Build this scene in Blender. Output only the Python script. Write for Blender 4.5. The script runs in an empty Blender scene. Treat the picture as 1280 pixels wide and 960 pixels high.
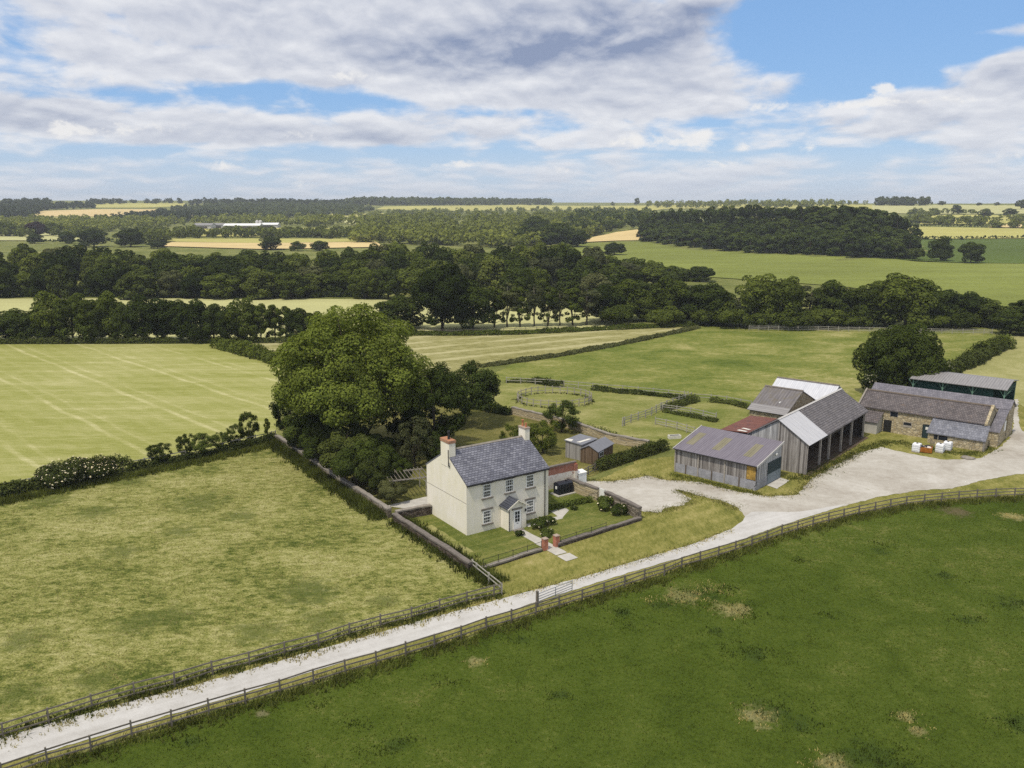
import bpy, bmesh, math, random
import numpy as np
from mathutils import Vector, Matrix

# ------------------------------------------------------------------ camera, world, sun, exposure
R = math.radians
sc = bpy.context.scene
col = sc.collection
F, YH, CAMH = 1037.0, 256.0, 33.0          # focal length in photo pixels, eye level row, drone height
PITCH = math.atan((480 - YH) / F)
cam = bpy.data.cameras.new('camera'); camo = bpy.data.objects.new('camera', cam); col.objects.link(camo)
camo.location = (0, 0, CAMH); camo.rotation_euler = (R(90) - PITCH, 0, 0)
cam.sensor_width = 36; cam.lens = F / 1280 * 36; cam.clip_start = 0.5; cam.clip_end = 20000
sc.camera = camo
SUN_AZ, SUN_EL = 50.0, 62.0                # behind the camera, towards the left
sun_dir = Vector((-math.cos(R(SUN_AZ)) * math.cos(R(SUN_EL)), -math.sin(R(SUN_AZ)) * math.cos(R(SUN_EL)), math.sin(R(SUN_EL))))
sl = bpy.data.lights.new('sun', 'SUN'); sl.energy = 2.4; sl.angle = R(3); sl.color = (1.0, 0.92, 0.77)
so = bpy.data.objects.new('sun', sl); col.objects.link(so)
so.rotation_euler = sun_dir.to_track_quat('Z', 'Y').to_euler(); so.location = (0, 0, 200)
sc.view_settings.view_transform = 'Standard'; sc.view_settings.look = 'None'
EXPO = 0.43; sc.view_settings.exposure = EXPO; sc.view_settings.gamma = 1.0
sc.cycles.max_bounces = 6; sc.cycles.diffuse_bounces = 2; sc.cycles.transmission_bounces = 3; sc.cycles.transparent_max_bounces = 6
sc.cycles.volume_bounces = 0
sc.cycles.use_denoising = False; sc.cycles.use_adaptive_sampling = False

class NT:
    """small node-tree writer"""
    def __init__(s, nt):
        s.nt = nt; nt.nodes.clear()
    def n(s, typ, **kw):
        nd = s.nt.nodes.new(typ)
        for k, v in kw.items():
            if k.startswith('_'): setattr(nd, k[1:], v)
        return nd
    def link(s, a, b): s.nt.links.new(a, b)
    def put(s, sock, v):
        if isinstance(v, bpy.types.NodeSocket): s.link(v, sock)
        elif isinstance(v, (tuple, list)) and sock.type == 'RGBA' and len(v) == 3: sock.default_value = (*v, 1)
        else: sock.default_value = v
    def math(s, op, a, b=0.0, c=None, clamp=False):
        m = s.n('ShaderNodeMath'); m.operation = op; m.use_clamp = clamp
        s.put(m.inputs[0], a); s.put(m.inputs[1], b)
        if c is not None: s.put(m.inputs[2], c)
        return m.outputs[0]
    def vmath(s, op, a, b=(0, 0, 0)):
        m = s.n('ShaderNodeVectorMath'); m.operation = op
        s.put(m.inputs[0], a); s.put(m.inputs[1], b)
        return m.outputs['Value'] if op in ('DOT_PRODUCT', 'LENGTH') else m.outputs[0]
    def sep(s, v):
        m = s.n('ShaderNodeSeparateXYZ'); s.link(v, m.inputs[0]); return m.outputs
    def comb(s, x, y, z):
        m = s.n('ShaderNodeCombineXYZ')
        for i, q in enumerate((x, y, z)): s.put(m.inputs[i], q)
        return m.outputs[0]
    def mapping(s, v, scale=(1, 1, 1), rot=(0, 0, 0), loc=(0, 0, 0)):
        m = s.n('ShaderNodeMapping'); s.link(v, m.inputs[0])
        m.inputs['Scale'].default_value = scale; m.inputs['Rotation'].default_value = rot; m.inputs['Location'].default_value = loc
        return m.outputs[0]
    def noise(s, v, scale, detail=4, rough=0.55, dist=0.0, color=False):
        m = s.n('ShaderNodeTexNoise'); s.link(v, m.inputs['Vector'])
        m.inputs['Scale'].default_value = scale; m.inputs['Detail'].default_value = detail
        m.inputs['Roughness'].default_value = rough; m.inputs['Distortion'].default_value = dist
        return m.outputs['Color' if color else 'Fac']
    def ramp(s, f, stops, interp='LINEAR'):
        m = s.n('ShaderNodeValToRGB'); m.color_ramp.interpolation = interp
        e = m.color_ramp.elements
        while len(e) < len(stops): e.new(0.5)
        for q, (p, c) in zip(e, stops):
            q.position = p; q.color = (*c, 1) if len(c) == 3 else c
        s.put(m.inputs[0], f); return m.outputs[0]
    def mix(s, f, a, b, mode='MIX'):
        m = s.n('ShaderNodeMix'); m.data_type = 'RGBA'; m.blend_type = mode; m.clamp_factor = True
        s.put(m.inputs[0], f); s.put(m.inputs[6], a); s.put(m.inputs[7], b)
        return m.outputs[2]
    def step(s, v, a, b, lo=0.0, hi=1.0, smooth=True):
        m = s.n('ShaderNodeMapRange'); m.interpolation_type = 'SMOOTHSTEP' if smooth else 'LINEAR'
        s.put(m.inputs[0], v); m.inputs[1].default_value = a; m.inputs[2].default_value = b
        m.inputs[3].default_value = lo; m.inputs[4].default_value = hi
        return m.outputs[0]
    def bump(s, h, dist, strength=1.0):
        m = s.n('ShaderNodeBump'); m.inputs['Strength'].default_value = strength; m.inputs['Distance'].default_value = dist
        s.link(h, m.inputs['Height']); return m.outputs[0]

# world: Nishita sky with procedural cloud cover laid over it by direction
wd = bpy.data.worlds.new('World'); sc.world = wd; wd.use_nodes = True
w = NT(wd.node_tree)
sky = w.n('ShaderNodeTexSky'); sky.sky_type = 'NISHITA'; sky.sun_disc = False
sky.sun_elevation = R(SUN_EL); sky.sun_rotation = math.atan2(sun_dir.x, sun_dir.y)
sky.altitude = 0; sky.air_density = 1.0; sky.dust_density = 0.4; sky.ozone_density = 3.0
SKY_STRENGTH = 0.12
tc = w.n('ShaderNodeTexCoord').outputs['Generated']
dx, dy, dz = w.sep(tc)
den = w.math('ADD', w.math('MAXIMUM', dz, 0.0), 0.085)
cu = w.math('MULTIPLY', w.math('ARCTAN2', dx, dy), 5.0); cv = w.math('MULTIPLY', w.math('LOGARITHM', den, 2.718282), 2.5)
cp = w.comb(cu, cv, 0.0)
def blob(px, py, sx, sy):
    """soft mask round a direction of the sky (elevation and azimuth taken from a photo position)"""
    x = (px - 640) / F; y = -(py - 480) / F
    d = Vector((x, math.cos(PITCH) + y * math.sin(PITCH), -math.sin(PITCH) + y * math.cos(PITCH))).normalized()
    a = w.math('DIVIDE', w.math('SUBTRACT', dx, d.x), sx / F); b = w.math('DIVIDE', w.math('SUBTRACT', dz, d.z), sy / F)
    r2 = w.math('ADD', w.math('MULTIPLY', a, a), w.math('MULTIPLY', b, b))
    front = w.math('GREATER_THAN', dy, 0.0)
    return w.math('MULTIPLY', w.math('POWER', 2.718, w.math('MULTIPLY', r2, -1.0)), front)
def blobs(lst):
    t = None
    for (px, py, sx, sy, k) in lst:
        q = w.math('MULTIPLY', blob(px, py, sx, sy), k)
        t = q if t is None else w.math('ADD', t, q)
    return t
def cloud_field(up):
    big = w.noise(w.mapping(cp, (1, 1, 1), loc=(3.1, 1.7 + up, 0)), 0.95, 8, 0.56, 0.25)
    fine = w.noise(w.mapping(cp, (1, 1.1, 1), loc=(7.3, 4.2 + 1.1 * up, 0)), 3.0, 6, 0.54, 0.25)
    return w.math('ADD', w.math('MULTIPLY', big, 0.53), w.math('MULTIPLY', fine, 0.47))
bias = blobs([(1010, 60, 170, 70, -0.26), (1180, 50, 170, 50, -0.24), (310, 116, 170, 20, -0.13), (560, 132, 140, 14, -0.12), (60, 190, 200, 14, -0.05), (800, 155, 140, 9, -0.06), (90, 118, 70, 9, -0.10), (230, 62, 60, 8, -0.10), (640, 140, 90, 7, -0.08), (430, 190, 90, 8, -0.07), (10, 45, 50, 45, -0.16),
              (250, 50, 90, 14, -0.06), (720, 45, 220, 65, 0.22), (420, 25, 300, 40, 0.16), (560, 90, 200, 22, 0.14), (120, 60, 140, 40, 0.14),
              (760, 110, 260, 36, 0.12), (1270, 85, 55, 22, 0.45), (1255, 38, 45, 8, 0.25), (1190, 124, 90, 10, 0.20), (900, 120, 200, 40, 0.14), (1130, 160, 160, 18, 0.10), (620, 192, 500, 12, -0.07), (400, 170, 120, 14, 0.10), (250, 75, 180, 16, 0.10), (180, 165, 150, 20, 0.14), (60, 130, 60, 25, 0.15)])
f0 = cloud_field(0.0); f1 = cloud_field(0.10)
cf = w.math('ADD', w.math('ADD', f0, bias), w.step(dz, 0.24, 0.5, 0.0, 0.14))  # last term: unseen cloud added overhead to make the sky light less blue
cover = w.step(cf, 0.41, 0.57)
relief = w.math('SUBTRACT', f1, f0)          # denser cloud above means we look at a shaded base
# crisp fair-weather puffs
pn = w.noise(w.mapping(tc, (1, 1, 1.5)), 34.0, 7, 0.66, 0.4)
pm = blobs([(1108, 108, 11, 7, 0.62), (1096, 119, 13, 8, 0.62), (1104, 129, 26, 5, 0.6), (1058, 130, 26, 6, 0.5), (970, 134, 60, 8, 0.42), (795, 176, 32, 10, 0.72), (862, 178, 28, 11, 0.75), (880, 168, 10, 8, 0.7), (930, 184, 13, 7, 0.72),
            (1012, 184, 13, 7, 0.66), (1190, 124, 44, 6, 0.4), (448, 97, 34, 9, 0.6), (270, 207, 36, 7, 0.6), (120, 165, 40, 8, 0.45), (75, 163, 11, 9, 0.68),
            (588, 205, 26, 7, 0.55), (555, 208, 20, 6, 0.5), (700, 212, 36, 6, 0.45), (905, 205, 40, 6, 0.5), (1250, 195, 30, 6, 0.4), (135, 98, 46, 11, 0.4), (378, 230, 14, 5, 0.5), (195, 160, 60, 9, 0.4), (380, 170, 26, 12, 0.4)])
puff = w.step(w.math('ADD', pm, w.math('MULTIPLY', w.math('SUBTRACT', pn, 0.5), 2.2)), 0.26, 0.80)
puff = w.math('MULTIPLY', w.math('MULTIPLY', puff, w.step(pm, 0.05, 0.35)), 0.9)
thick = w.step(cf, 0.46, 0.72)
dblob = blobs([(780, 28, 130, 26, 1.05), (690, 60, 120, 18, 0.85), (590, 72, 110, 11, 0.8), (480, 52, 90, 12, 0.3), (20, 140, 50, 18, 0.45), (455, 172, 110, 8, 0.35), (860, 20, 100, 24, 0.3), (150, 110, 90, 14, 0.2), (1250, 102, 60, 10, 0.3)])
dark = w.math('ADD', w.math('ADD', w.math('MULTIPLY', relief, 3.6), w.math('MULTIPLY', thick, 0.30)), w.math('MULTIPLY', dblob, w.step(f1, 0.36, 0.60, 0.35, 1.0, False)))
dark = w.math('MULTIPLY', w.math('ADD', dark, 0.12), 0.78, clamp=True)
K = 1.0 / SKY_STRENGTH / 2 ** EXPO
ccol = w.mix(dark, (0.86 * K, 0.86 * K, 0.88 * K), (0.27 * K, 0.32 * K, 0.46 * K))
hz = w.step(dz, 0.0, 0.12, 1.0, 0.0)
blue = w.mix(hz, (0.19 * K, 0.39 * K, 0.74 * K), (0.38 * K, 0.54 * K, 0.79 * K))
skyc = w.mix(0.72, sky.outputs[0], blue)
c1 = w.mix(w.math('MULTIPLY', cover, 0.92), skyc, ccol)
c1 = w.mix(w.math('MULTIPLY', w.math('MULTIPLY', hz, hz), 0.5), c1, (0.54 * K, 0.63 * K, 0.77 * K))
c2 = w.mix(puff, c1, (0.90 * K, 0.89 * K, 0.88 * K))
bg = w.n('ShaderNodeBackground'); w.link(c2, bg.inputs[0]); bg.inputs[1].default_value = SKY_STRENGTH
wo = w.n('ShaderNodeOutputWorld'); w.link(bg.outputs[0], wo.inputs[0])

# ------------------------------------------------------------------ places on the land
def ray(px, py):
    x = (px - 640) / F; y = -(py - 480) / F
    return (x, math.cos(PITCH) + y * math.sin(PITCH), -math.sin(PITCH) + y * math.cos(PITCH))
def G(px, py, z=0.0):
    d = ray(px, py); t = (z - CAMH) / d[2]
    return (d[0] * t, d[1] * t)
def ss(a, b, v):
    t = np.clip((v - a) / (b - a), 0, 1); return t * t * (3 - 2 * t)
def T(x, y):
    """height of the land"""
    x = np.asarray(x, float); y = np.asarray(y, float)
    d = np.hypot(x, y); az = np.arctan2(x, np.maximum(y, 1.0))
    r = ss(0.02, 0.34, az); m = np.exp(-((az - 0.02) / 0.13) ** 2)
    left = 47 * ss(950, 3300, d); right = 36 * ss(620, 2300, d)
    h = left * (1 - r) + right * r - m * 7 * ss(1500, 3000, d)
    ns_ = (x - 254) * .936 + (y - 618) * .353; al_ = (x - 254) * .353 - (y - 618) * .936
    h = h + 23 * np.exp(-((ns_ / 62) ** 2 + (al_ / np.where(al_ > 0, 105, 260)) ** 2)) * ss(400, 520, d) * (1 - ss(.385, .455, az))
    h = h + 11 * np.exp(-(((x - 20) / 330) ** 2 + ((y - 1180) / 260) ** 2))
    h = h + (1.5 * np.sin(x / 210 + 1) * np.cos(y / 260)) * ss(800, 1800, d)
    return h
def GT(px, py):
    d = ray(px, py); n = math.hypot(d[0], d[1]); t = 200.0
    while t * n < 3350:
        x, y, z = d[0] * t, d[1] * t, CAMH + d[2] * t
        if z <= float(T(x, y)): break
        t += 4.0 + t * 0.004
    return (d[0] * t, d[1] * t)

# ------------------------------------------------------------------ mesh helpers
def tag(o, label=None, cat=None, group=None, kind=None):
    if label: o['label'] = label
    if cat: o['category'] = cat
    if group: o['group'] = group
    if kind: o['kind'] = kind
    return o
def empty(name, loc=(0, 0, 0), rz=0.0, label=None, cat=None, group=None):
    o = bpy.data.objects.new(name, None); col.objects.link(o)
    o.empty_display_size = 0.3; o.location = loc; o.rotation_euler = (0, 0, rz)
    return tag(o, label, cat, group)
def link_mesh(name, me, parent=None, mats=()):
    for m in mats: me.materials.append(m)
    o = bpy.data.objects.new(name, me); col.objects.link(o)
    if parent: o.parent = parent
    return o
def np_mesh(name, v, f):
    """mesh from arrays: v (N,3), f (M,k) all faces of k corners"""
    me = bpy.data.meshes.new(name); v = np.asarray(v, np.float32); f = np.asarray(f, np.int32)
    k = f.shape[1]
    me.vertices.add(len(v)); me.vertices.foreach_set('co', v.ravel())
    me.loops.add(f.size); me.loops.foreach_set('vertex_index', f.ravel())
    me.polygons.add(len(f)); me.polygons.foreach_set('loop_start', np.arange(0, f.size, k, dtype=np.int32))
    me.polygons.foreach_set('loop_total', np.full(len(f), k, np.int32))
    me.update(calc_edges=True); return me
class MB:
    def __init__(s): s.v = []; s.f = []
    def add(s, vs, fs):
        b = len(s.v); s.v += [tuple(q) for q in vs]; s.f += [tuple(i + b for i in q) for q in fs]; return s
    def box(s, x0, x1, y0, y1, z0, z1):
        return s.add([(x0, y0, z0), (x1, y0, z0), (x1, y1, z0), (x0, y1, z0), (x0, y0, z1), (x1, y0, z1), (x1, y1, z1), (x0, y1, z1)],
                     [(0, 3, 2, 1), (4, 5, 6, 7), (0, 1, 5, 4), (1, 2, 6, 5), (2, 3, 7, 6), (3, 0, 4, 7)])
    def bar(s, p, q, w, h=None, up=(0, 0, 1)):
        p, q = Vector(p), Vector(q); h = h or w; d = (q - p).normalized(); up = Vector(up)
        if abs(d.dot(up)) > 0.95: up = Vector((1, 0, 0))
        a = d.cross(up).normalized() * w / 2; b = a.cross(d).normalized() * h / 2
        vs = [p - a - b, p + a - b, p + a + b, p - a + b, q - a - b, q + a - b, q + a + b, q - a + b]
        return s.add(vs, [(0, 3, 2, 1), (4, 5, 6, 7), (0, 1, 5, 4), (1, 2, 6, 5), (2, 3, 7, 6), (3, 0, 4, 7)])
    def tube(s, pts, rads, n=8, cap=True):
        rings = []; b0 = len(s.v)
        pts = [Vector(p) for p in pts]
        for i, p in enumerate(pts):
            d = (pts[min(i + 1, len(pts) - 1)] - pts[max(i - 1, 0)]).normalized()
            a = d.cross(Vector((0.31, 0.95, 0.05))).normalized()
            if a.length < 0.1: a = Vector((1, 0, 0))
            b = d.cross(a).normalized()
            for k in range(n):
                t = 2 * math.pi * k / n
                s.v.append(tuple(p + (a * math.cos(t) + b * math.sin(t)) * rads[i]))
        for i in range(len(pts) - 1):
            for k in range(n):
                s.f.append((b0 + i * n + k, b0 + i * n + (k + 1) % n, b0 + (i + 1) * n + (k + 1) % n, b0 + (i + 1) * n + k))
        if cap:
            s.f.append(tuple(b0 + k for k in range(n))[::-1]); e = b0 + (len(pts) - 1) * n
            s.f.append(tuple(e + k for k in range(n)))
        return s
    def prism_x(s, yz, x0, x1):
        n = len(yz)
        vs = [(x0, y, z) for y, z in yz] + [(x1, y, z) for y, z in yz]
        fs = [tuple(range(n))[::-1], tuple(range(n, 2 * n))] + [(i, (i + 1) % n, n + (i + 1) % n, n + i) for i in range(n)]
        return s.add(vs, fs)
    def prism_y(s, xz, y0, y1):
        n = len(xz)
        vs = [(x, y0, z) for x, z in xz] + [(x, y1, z) for x, z in xz]
        fs = [tuple(range(n)), tuple(range(n, 2 * n))[::-1]] + [(i, n + i, n + (i + 1) % n, (i + 1) % n) for i in range(n)]
        return s.add(vs, fs)
    def prism_z(s, xy, z0, z1):
        n = len(xy)
        vs = [(x, y, z0) for x, y in xy] + [(x, y, z1) for x, y in xy]
        fs = [tuple(range(n))[::-1], tuple(range(n, 2 * n))] + [(i, (i + 1) % n, n + (i + 1) % n, n + i) for i in range(n)]
        return s.add(vs, fs)
    def slab(s, quad, th):
        """a sheet of four top corners with thickness th downwards"""
        a = [Vector(q) for q in quad]; b = [q - Vector((0, 0, th)) for q in a]
        return s.add(a + b, [(0, 1, 2, 3), (7, 6, 5, 4), (0, 4, 5, 1), (1, 5, 6, 2), (2, 6, 7, 3), (3, 7, 4, 0)])
    def build(s, name, mat, parent=None, smooth=False):
        me = bpy.data.meshes.new(name); me.from_pydata(s.v, [], s.f); me.update()
        bm = bmesh.new(); bm.from_mesh(me); bmesh.ops.recalc_face_normals(bm, faces=bm.faces); bm.to_mesh(me); bm.free()
        if smooth: me.polygons.foreach_set('use_smooth', [True] * len(me.polygons))
        return link_mesh(name, me, parent, [mat])
def copy_tree(o, parent=None):
    c = o.copy(); col.objects.link(c); c.parent = parent
    for ch in list(o.children): copy_tree(ch, c)
    return c

# ------------------------------------------------------------------ materials
def new_mat(name):
    m = bpy.data.materials.new(name); m.use_nodes = True; return m, NT(m.node_tree)
def finish(t, color, rough=0.9, normal=None, spec=0.2, metal=0.0):
    b = t.n('ShaderNodeBsdfPrincipled'); t.put(b.inputs['Base Color'], color); t.put(b.inputs['Roughness'], rough)
    t.put(b.inputs['Metallic'], metal); t.put(b.inputs['Specular IOR Level'], spec)
    if normal is not None: t.link(normal, b.inputs['Normal'])
    o = t.n('ShaderNodeOutputMaterial'); t.link(b.outputs[0], o.inputs[0])
def obj_co(t): return t.n('ShaderNodeTexCoord').outputs['Object']
def plain(name, c, rough=0.8, var=0.18, scale=1.5, spec=0.2, metal=0.0, bump=0.0):
    m, t = new_mat(name); co = obj_co(t)
    n = t.noise(co, scale, 6, 0.65)
    k = t.step(n, 0.25, 0.75, 1 - var, 1 + var, False)
    cc = t.mix(1.0, c, t.comb(k, k, k), 'MULTIPLY')
    finish(t, cc, rough, t.bump(t.noise(co, scale * 8, 4), bump) if bump else None, spec, metal); return m
def grass(name, stops, big=0.03, mid=0.22, fine=2.6, stretch=(1, 1), rot=0.0, wts=(0.35, 0.4, 0.25), rows=None, bare=None, bumpd=0.12):
    """field surface: three sizes of patches through a colour ramp, optional mown rows"""
    m, t = new_mat(name); co = obj_co(t)
    st = t.mapping(co, (stretch[0], stretch[1], 1), (0, 0, rot))
    n1 = t.noise(co, big, 4, 0.6, 0.6); n2 = t.noise(st, mid, 8, 0.66, 0.5); n3 = t.noise(st, fine, 5, 0.7, 0.2)
    n4 = t.noise(co, fine * 5, 3, 0.7)
    n3 = t.step(n3, 0.27, 0.73, 0, 1, False); n4 = t.step(n4, 0.27, 0.73, 0, 1, False)
    f = t.math('ADD', t.math('ADD', t.math('MULTIPLY', n1, wts[0]), t.math('MULTIPLY', n2, wts[1])), t.math('ADD', t.math('MULTIPLY', n3, wts[2] * 0.65), t.math('MULTIPLY', n4, wts[2] * 0.35)))
    if rows:
        for (ang, spacing, width, amp, dist, *ph) in rows:
            x, y, z = t.sep(co)
            u = t.math('ADD', t.math('MULTIPLY', x, math.cos(ang)), t.math('MULTIPLY', y, math.sin(ang)))
            u = t.math('ADD', u, t.math('MULTIPLY', t.math('SUBTRACT', t.noise(co, 0.06, 3), 0.5), dist))
            u = t.math('ADD', u, spacing * 0.5 - (ph[0] if ph else 0.0))
            fr = t.math('ABSOLUTE', t.math('SUBTRACT', t.math('FRACT', t.math('DIVIDE', u, spacing)), 0.5))
            ln = t.step(fr, width, width * 0.25)
            ln = t.math('MULTIPLY', ln, t.step(t.noise(co, 0.05, 5, 0.7), 0.3, 0.6))
            f = t.math('ADD', f, t.math('MULTIPLY', ln, amp))
    c = t.ramp(f, stops)
    k = t.step(n4, 0.0, 1.0, 0.78, 1.22, False)
    c = t.mix(1.0, c, t.comb(k, k, k), 'MULTIPLY')
    if bare:
        for (bx, by, br, bc, *op) in bare:
            d = t.vmath('LENGTH', t.vmath('SUBTRACT', co, (bx, by, 0)))
            d = t.math('ADD', d, t.math('MULTIPLY', t.math('SUBTRACT', t.noise(co, 0.9, 5, 0.7), 0.5), br * 2.6))
            c = t.mix(t.math('MULTIPLY', t.step(d, br, br * 0.2), t.step(n3, 0.1, 0.7, (op or [0.85])[0] * 0.55, (op or [0.85])[0], False)), c, bc)
    h = t.math('ADD', t.math('MULTIPLY', n3, 0.6), t.math('MULTIPLY', n4, 0.4))
    finish(t, c, 1.0, t.bump(h, bumpd, 0.9), 0.05); return m
def leaf(name, c, var=0.35, trans=0.26):
    m, t = new_mat(name); co = obj_co(t)
    r = t.n('ShaderNodeObjectInfo').outputs['Random']
    geo = t.n('ShaderNodeNewGeometry').outputs['Random Per Island']
    n = t.noise(co, 0.45, 3, 0.6)
    k = t.math('ADD', t.step(n, 0.3, 0.7, 1 - var, 1 + var, False), t.math('ADD', t.math('MULTIPLY', t.math('SUBTRACT', r, 0.5), 0.75), t.math('MULTIPLY', t.math('SUBTRACT', geo, 0.5), 0.3)))
    warm = t.mix(t.math('ADD', t.math('MULTIPLY', r, 0.6), t.math('MULTIPLY', geo, 0.4)), c, (c[0] * 1.2, c[1] * 1.03, c[2] * 0.85))
    cc = t.mix(1.0, warm, t.comb(k, k, k), 'MULTIPLY')
    d = t.n('ShaderNodeBsdfDiffuse'); t.link(cc, d.inputs[0])
    tr = t.n('ShaderNodeBsdfTranslucent'); t.link(t.mix(1.0, cc, (1.1, 1.15, 0.55), 'MULTIPLY'), tr.inputs[0])
    mx = t.n('ShaderNodeMixShader'); mx.inputs[0].default_value = trans
    t.link(d.outputs[0], mx.inputs[1]); t.link(tr.outputs[0], mx.inputs[2])
    o = t.n('ShaderNodeOutputMaterial'); t.link(mx.outputs[0], o.inputs[0]); return m
def stone(name, c0, c1, c2, sc_=2.2, mortar=(0.33, 0.29, 0.22)):
    m, t = new_mat(name); co = obj_co(t)
    x, y, z = t.sep(co)
    v = t.comb(t.math('ADD', x, t.math('MULTIPLY', y, 1.03)), t.math('MULTIPLY', z, 2.0), 0.0)
    v = t.vmath('ADD', v, t.vmath('MULTIPLY', t.noise(co, 2.0, 2, color=True), (0.25, 0.25, 0)))
    vo = t.n('ShaderNodeTexVoronoi'); t.link(v, vo.inputs['Vector']); vo.inputs['Scale'].default_value = sc_
    ed = t.n('ShaderNodeTexVoronoi'); ed.feature = 'DISTANCE_TO_EDGE'; t.link(v, ed.inputs['Vector']); ed.inputs['Scale'].default_value = sc_
    f = t.sep(vo.outputs['Color'])[0]
    c = t.ramp(f, [(0.0, c0), (0.5, c1), (1.0, c2)])
    n = t.noise(co, 1.3, 7, 0.7); k = t.step(n, 0.25, 0.75, 0.7, 1.3, False)
    c = t.mix(1.0, c, t.comb(k, k, k), 'MULTIPLY')
    e = t.step(ed.outputs['Distance'], 0.02, 0.09)
    c = t.mix(e, mortar, c)
    finish(t, c, 0.95, t.bump(t.math('ADD', e, t.math('MULTIPLY', n, 0.5)), 0.05), 0.1); return m
def slate(name, c, c2, moss=None, sx=2.6, sz=4.5, mort=0.02):
    m, t = new_mat(name); co = obj_co(t)
    x, y, z = t.sep(co)
    br = t.n('ShaderNodeTexBrick'); br.offset = 0.5
    t.link(t.comb(t.math('MULTIPLY', x, 1.0), t.math('MULTIPLY', z, 1.45), 0.0), br.inputs['Vector'])
    br.inputs['Scale'].default_value = 1.0; br.inputs['Brick Width'].default_value = 1 / sx; br.inputs['Row Height'].default_value = 1 / sz
    br.inputs['Mortar Size'].default_value = mort; br.inputs['Bias'].default_value = 0.0
    t.put(br.inputs['Color1'], c); t.put(br.inputs['Color2'], c2); t.put(br.inputs['Mortar'], tuple(q * 0.45 for q in c))
    n = t.noise(co, 0.8, 8, 0.7); k = t.step(n, 0.25, 0.75, 0.72, 1.3, False)
    cc = t.mix(1.0, br.outputs['Color'], t.comb(k, k, k), 'MULTIPLY')
    fn = t.noise(co, 7.0, 4, 0.7); kk = t.step(fn, 0.2, 0.8, 0.75, 1.25, False)
    cc = t.mix(1.0, cc, t.comb(kk, kk, kk), 'MULTIPLY')
    if moss:
        ms = t.step(t.noise(co, 1.6, 8, 0.75, 0.4), 0.56, 0.70)
        cc = t.mix(t.math('MULTIPLY', ms, 0.7), cc, moss)
    finish(t, cc, 0.7, t.bump(br.outputs['Fac'], -0.02), 0.3); return m
def corrugated(name, c, c2, axis='x', pitch=0.3, rust=None, rough=0.6, amp=0.28, metal=0.0):
    m, t = new_mat(name); co = obj_co(t)
    x, y, z = t.sep(co); u = {'x': x, 'y': y}[axis]
    s = t.math('SINE', t.math('MULTIPLY', u, 2 * math.pi / pitch))
    n = t.noise(t.mapping(co, (3, 0.35, 0.35) if axis == 'x' else (0.35, 3, 0.35)), 1.2, 7, 0.65)
    c_ = t.ramp(n, [(0.3, c), (0.7, c2)])
    k = t.math('ADD', t.math('MULTIPLY', s, amp * 0.5), 1.0)
    c_ = t.mix(1.0, c_, t.comb(k, k, k), 'MULTIPLY')
    # sheet joints
    fr = t.math('ABSOLUTE', t.math('SUBTRACT', t.math('FRACT', t.math('DIVIDE', u, 1.05)), 0.5))
    c_ = t.mix(t.step(fr, 0.03, 0.01, 0, 0.35), c_, tuple(q * 0.5 for q in c))
    if rust:
        rs = t.step(t.noise(co, 0.9, 8, 0.75, 0.4), 0.50, 0.66)
        c_ = t.mix(rs, c_, rust)
    finish(t, c_, rough, t.bump(s, 0.03), 0.35, metal); return m
def boards(name, ca, cb, cc, width=0.19, stain=0.55):
    m, t = new_mat(name); co = obj_co(t)
    x, y, z = t.sep(co); u = t.math('ADD', x, y)
    q = t.math('FLOOR', t.math('DIVIDE', u, width))
    wn = t.n('ShaderNodeTexWhiteNoise'); wn.noise_dimensions = '1D'; t.link(q, wn.inputs['W'])
    c = t.ramp(wn.outputs['Value'], [(0.0, ca), (0.5, cb), (1.0, cc)])
    n = t.noise(t.comb(t.math('MULTIPLY', u, 6.0), t.math('MULTIPLY', z, 0.5), 0.0), 1.0, 7, 0.7)
    k = t.step(n, 0.25, 0.75, 1 - stain, 1 + stain * 0.7, False)
    c = t.mix(1.0, c, t.comb(k, k, k), 'MULTIPLY')
    fr = t.math('FRACT', t.math('DIVIDE', u, width))
    c = t.mix(t.step(fr, 0.10, 0.02), c, tuple(v * 0.3 for v in ca))
    finish(t, c, 0.9, None, 0.1); return m
def bricks(name, c1, c2, mort=(0.35, 0.3, 0.26), white=None):
    m, t = new_mat(name); co = obj_co(t)
    x, y, z = t.sep(co)
    br = t.n('ShaderNodeTexBrick'); t.link(t.comb(t.math('ADD', x, y), z, 0.0), br.inputs['Vector'])
    br.inputs['Scale'].default_value = 1.0; br.inputs['Brick Width'].default_value = 0.23; br.inputs['Row Height'].default_value = 0.075
    br.inputs['Mortar Size'].default_value = 0.008
    t.put(br.inputs['Color1'], c1); t.put(br.inputs['Color2'], c2); t.put(br.inputs['Mortar'], mort)
    n = t.noise(co, 1.4, 7, 0.7); k = t.step(n, 0.25, 0.75, 0.65, 1.3, False)
    c = t.mix(1.0, br.outputs['Color'], t.comb(k, k, k), 'MULTIPLY')
    if white:
        zz, lim = white
        wv = t.math('ADD', z, t.math('MULTIPLY', t.math('SUBTRACT', t.noise(co, 2.5, 6, 0.7), 0.5), 0.25))
        f = t.step(wv, lim + 0.03, lim - 0.03)
        f = t.math('MULTIPLY', f, t.step(t.noise(co, 3.0, 6, 0.75), 0.36, 0.46))
        c = t.mix(f, c, zz)
    finish(t, c, 0.9, None, 0.1); return m
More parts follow.
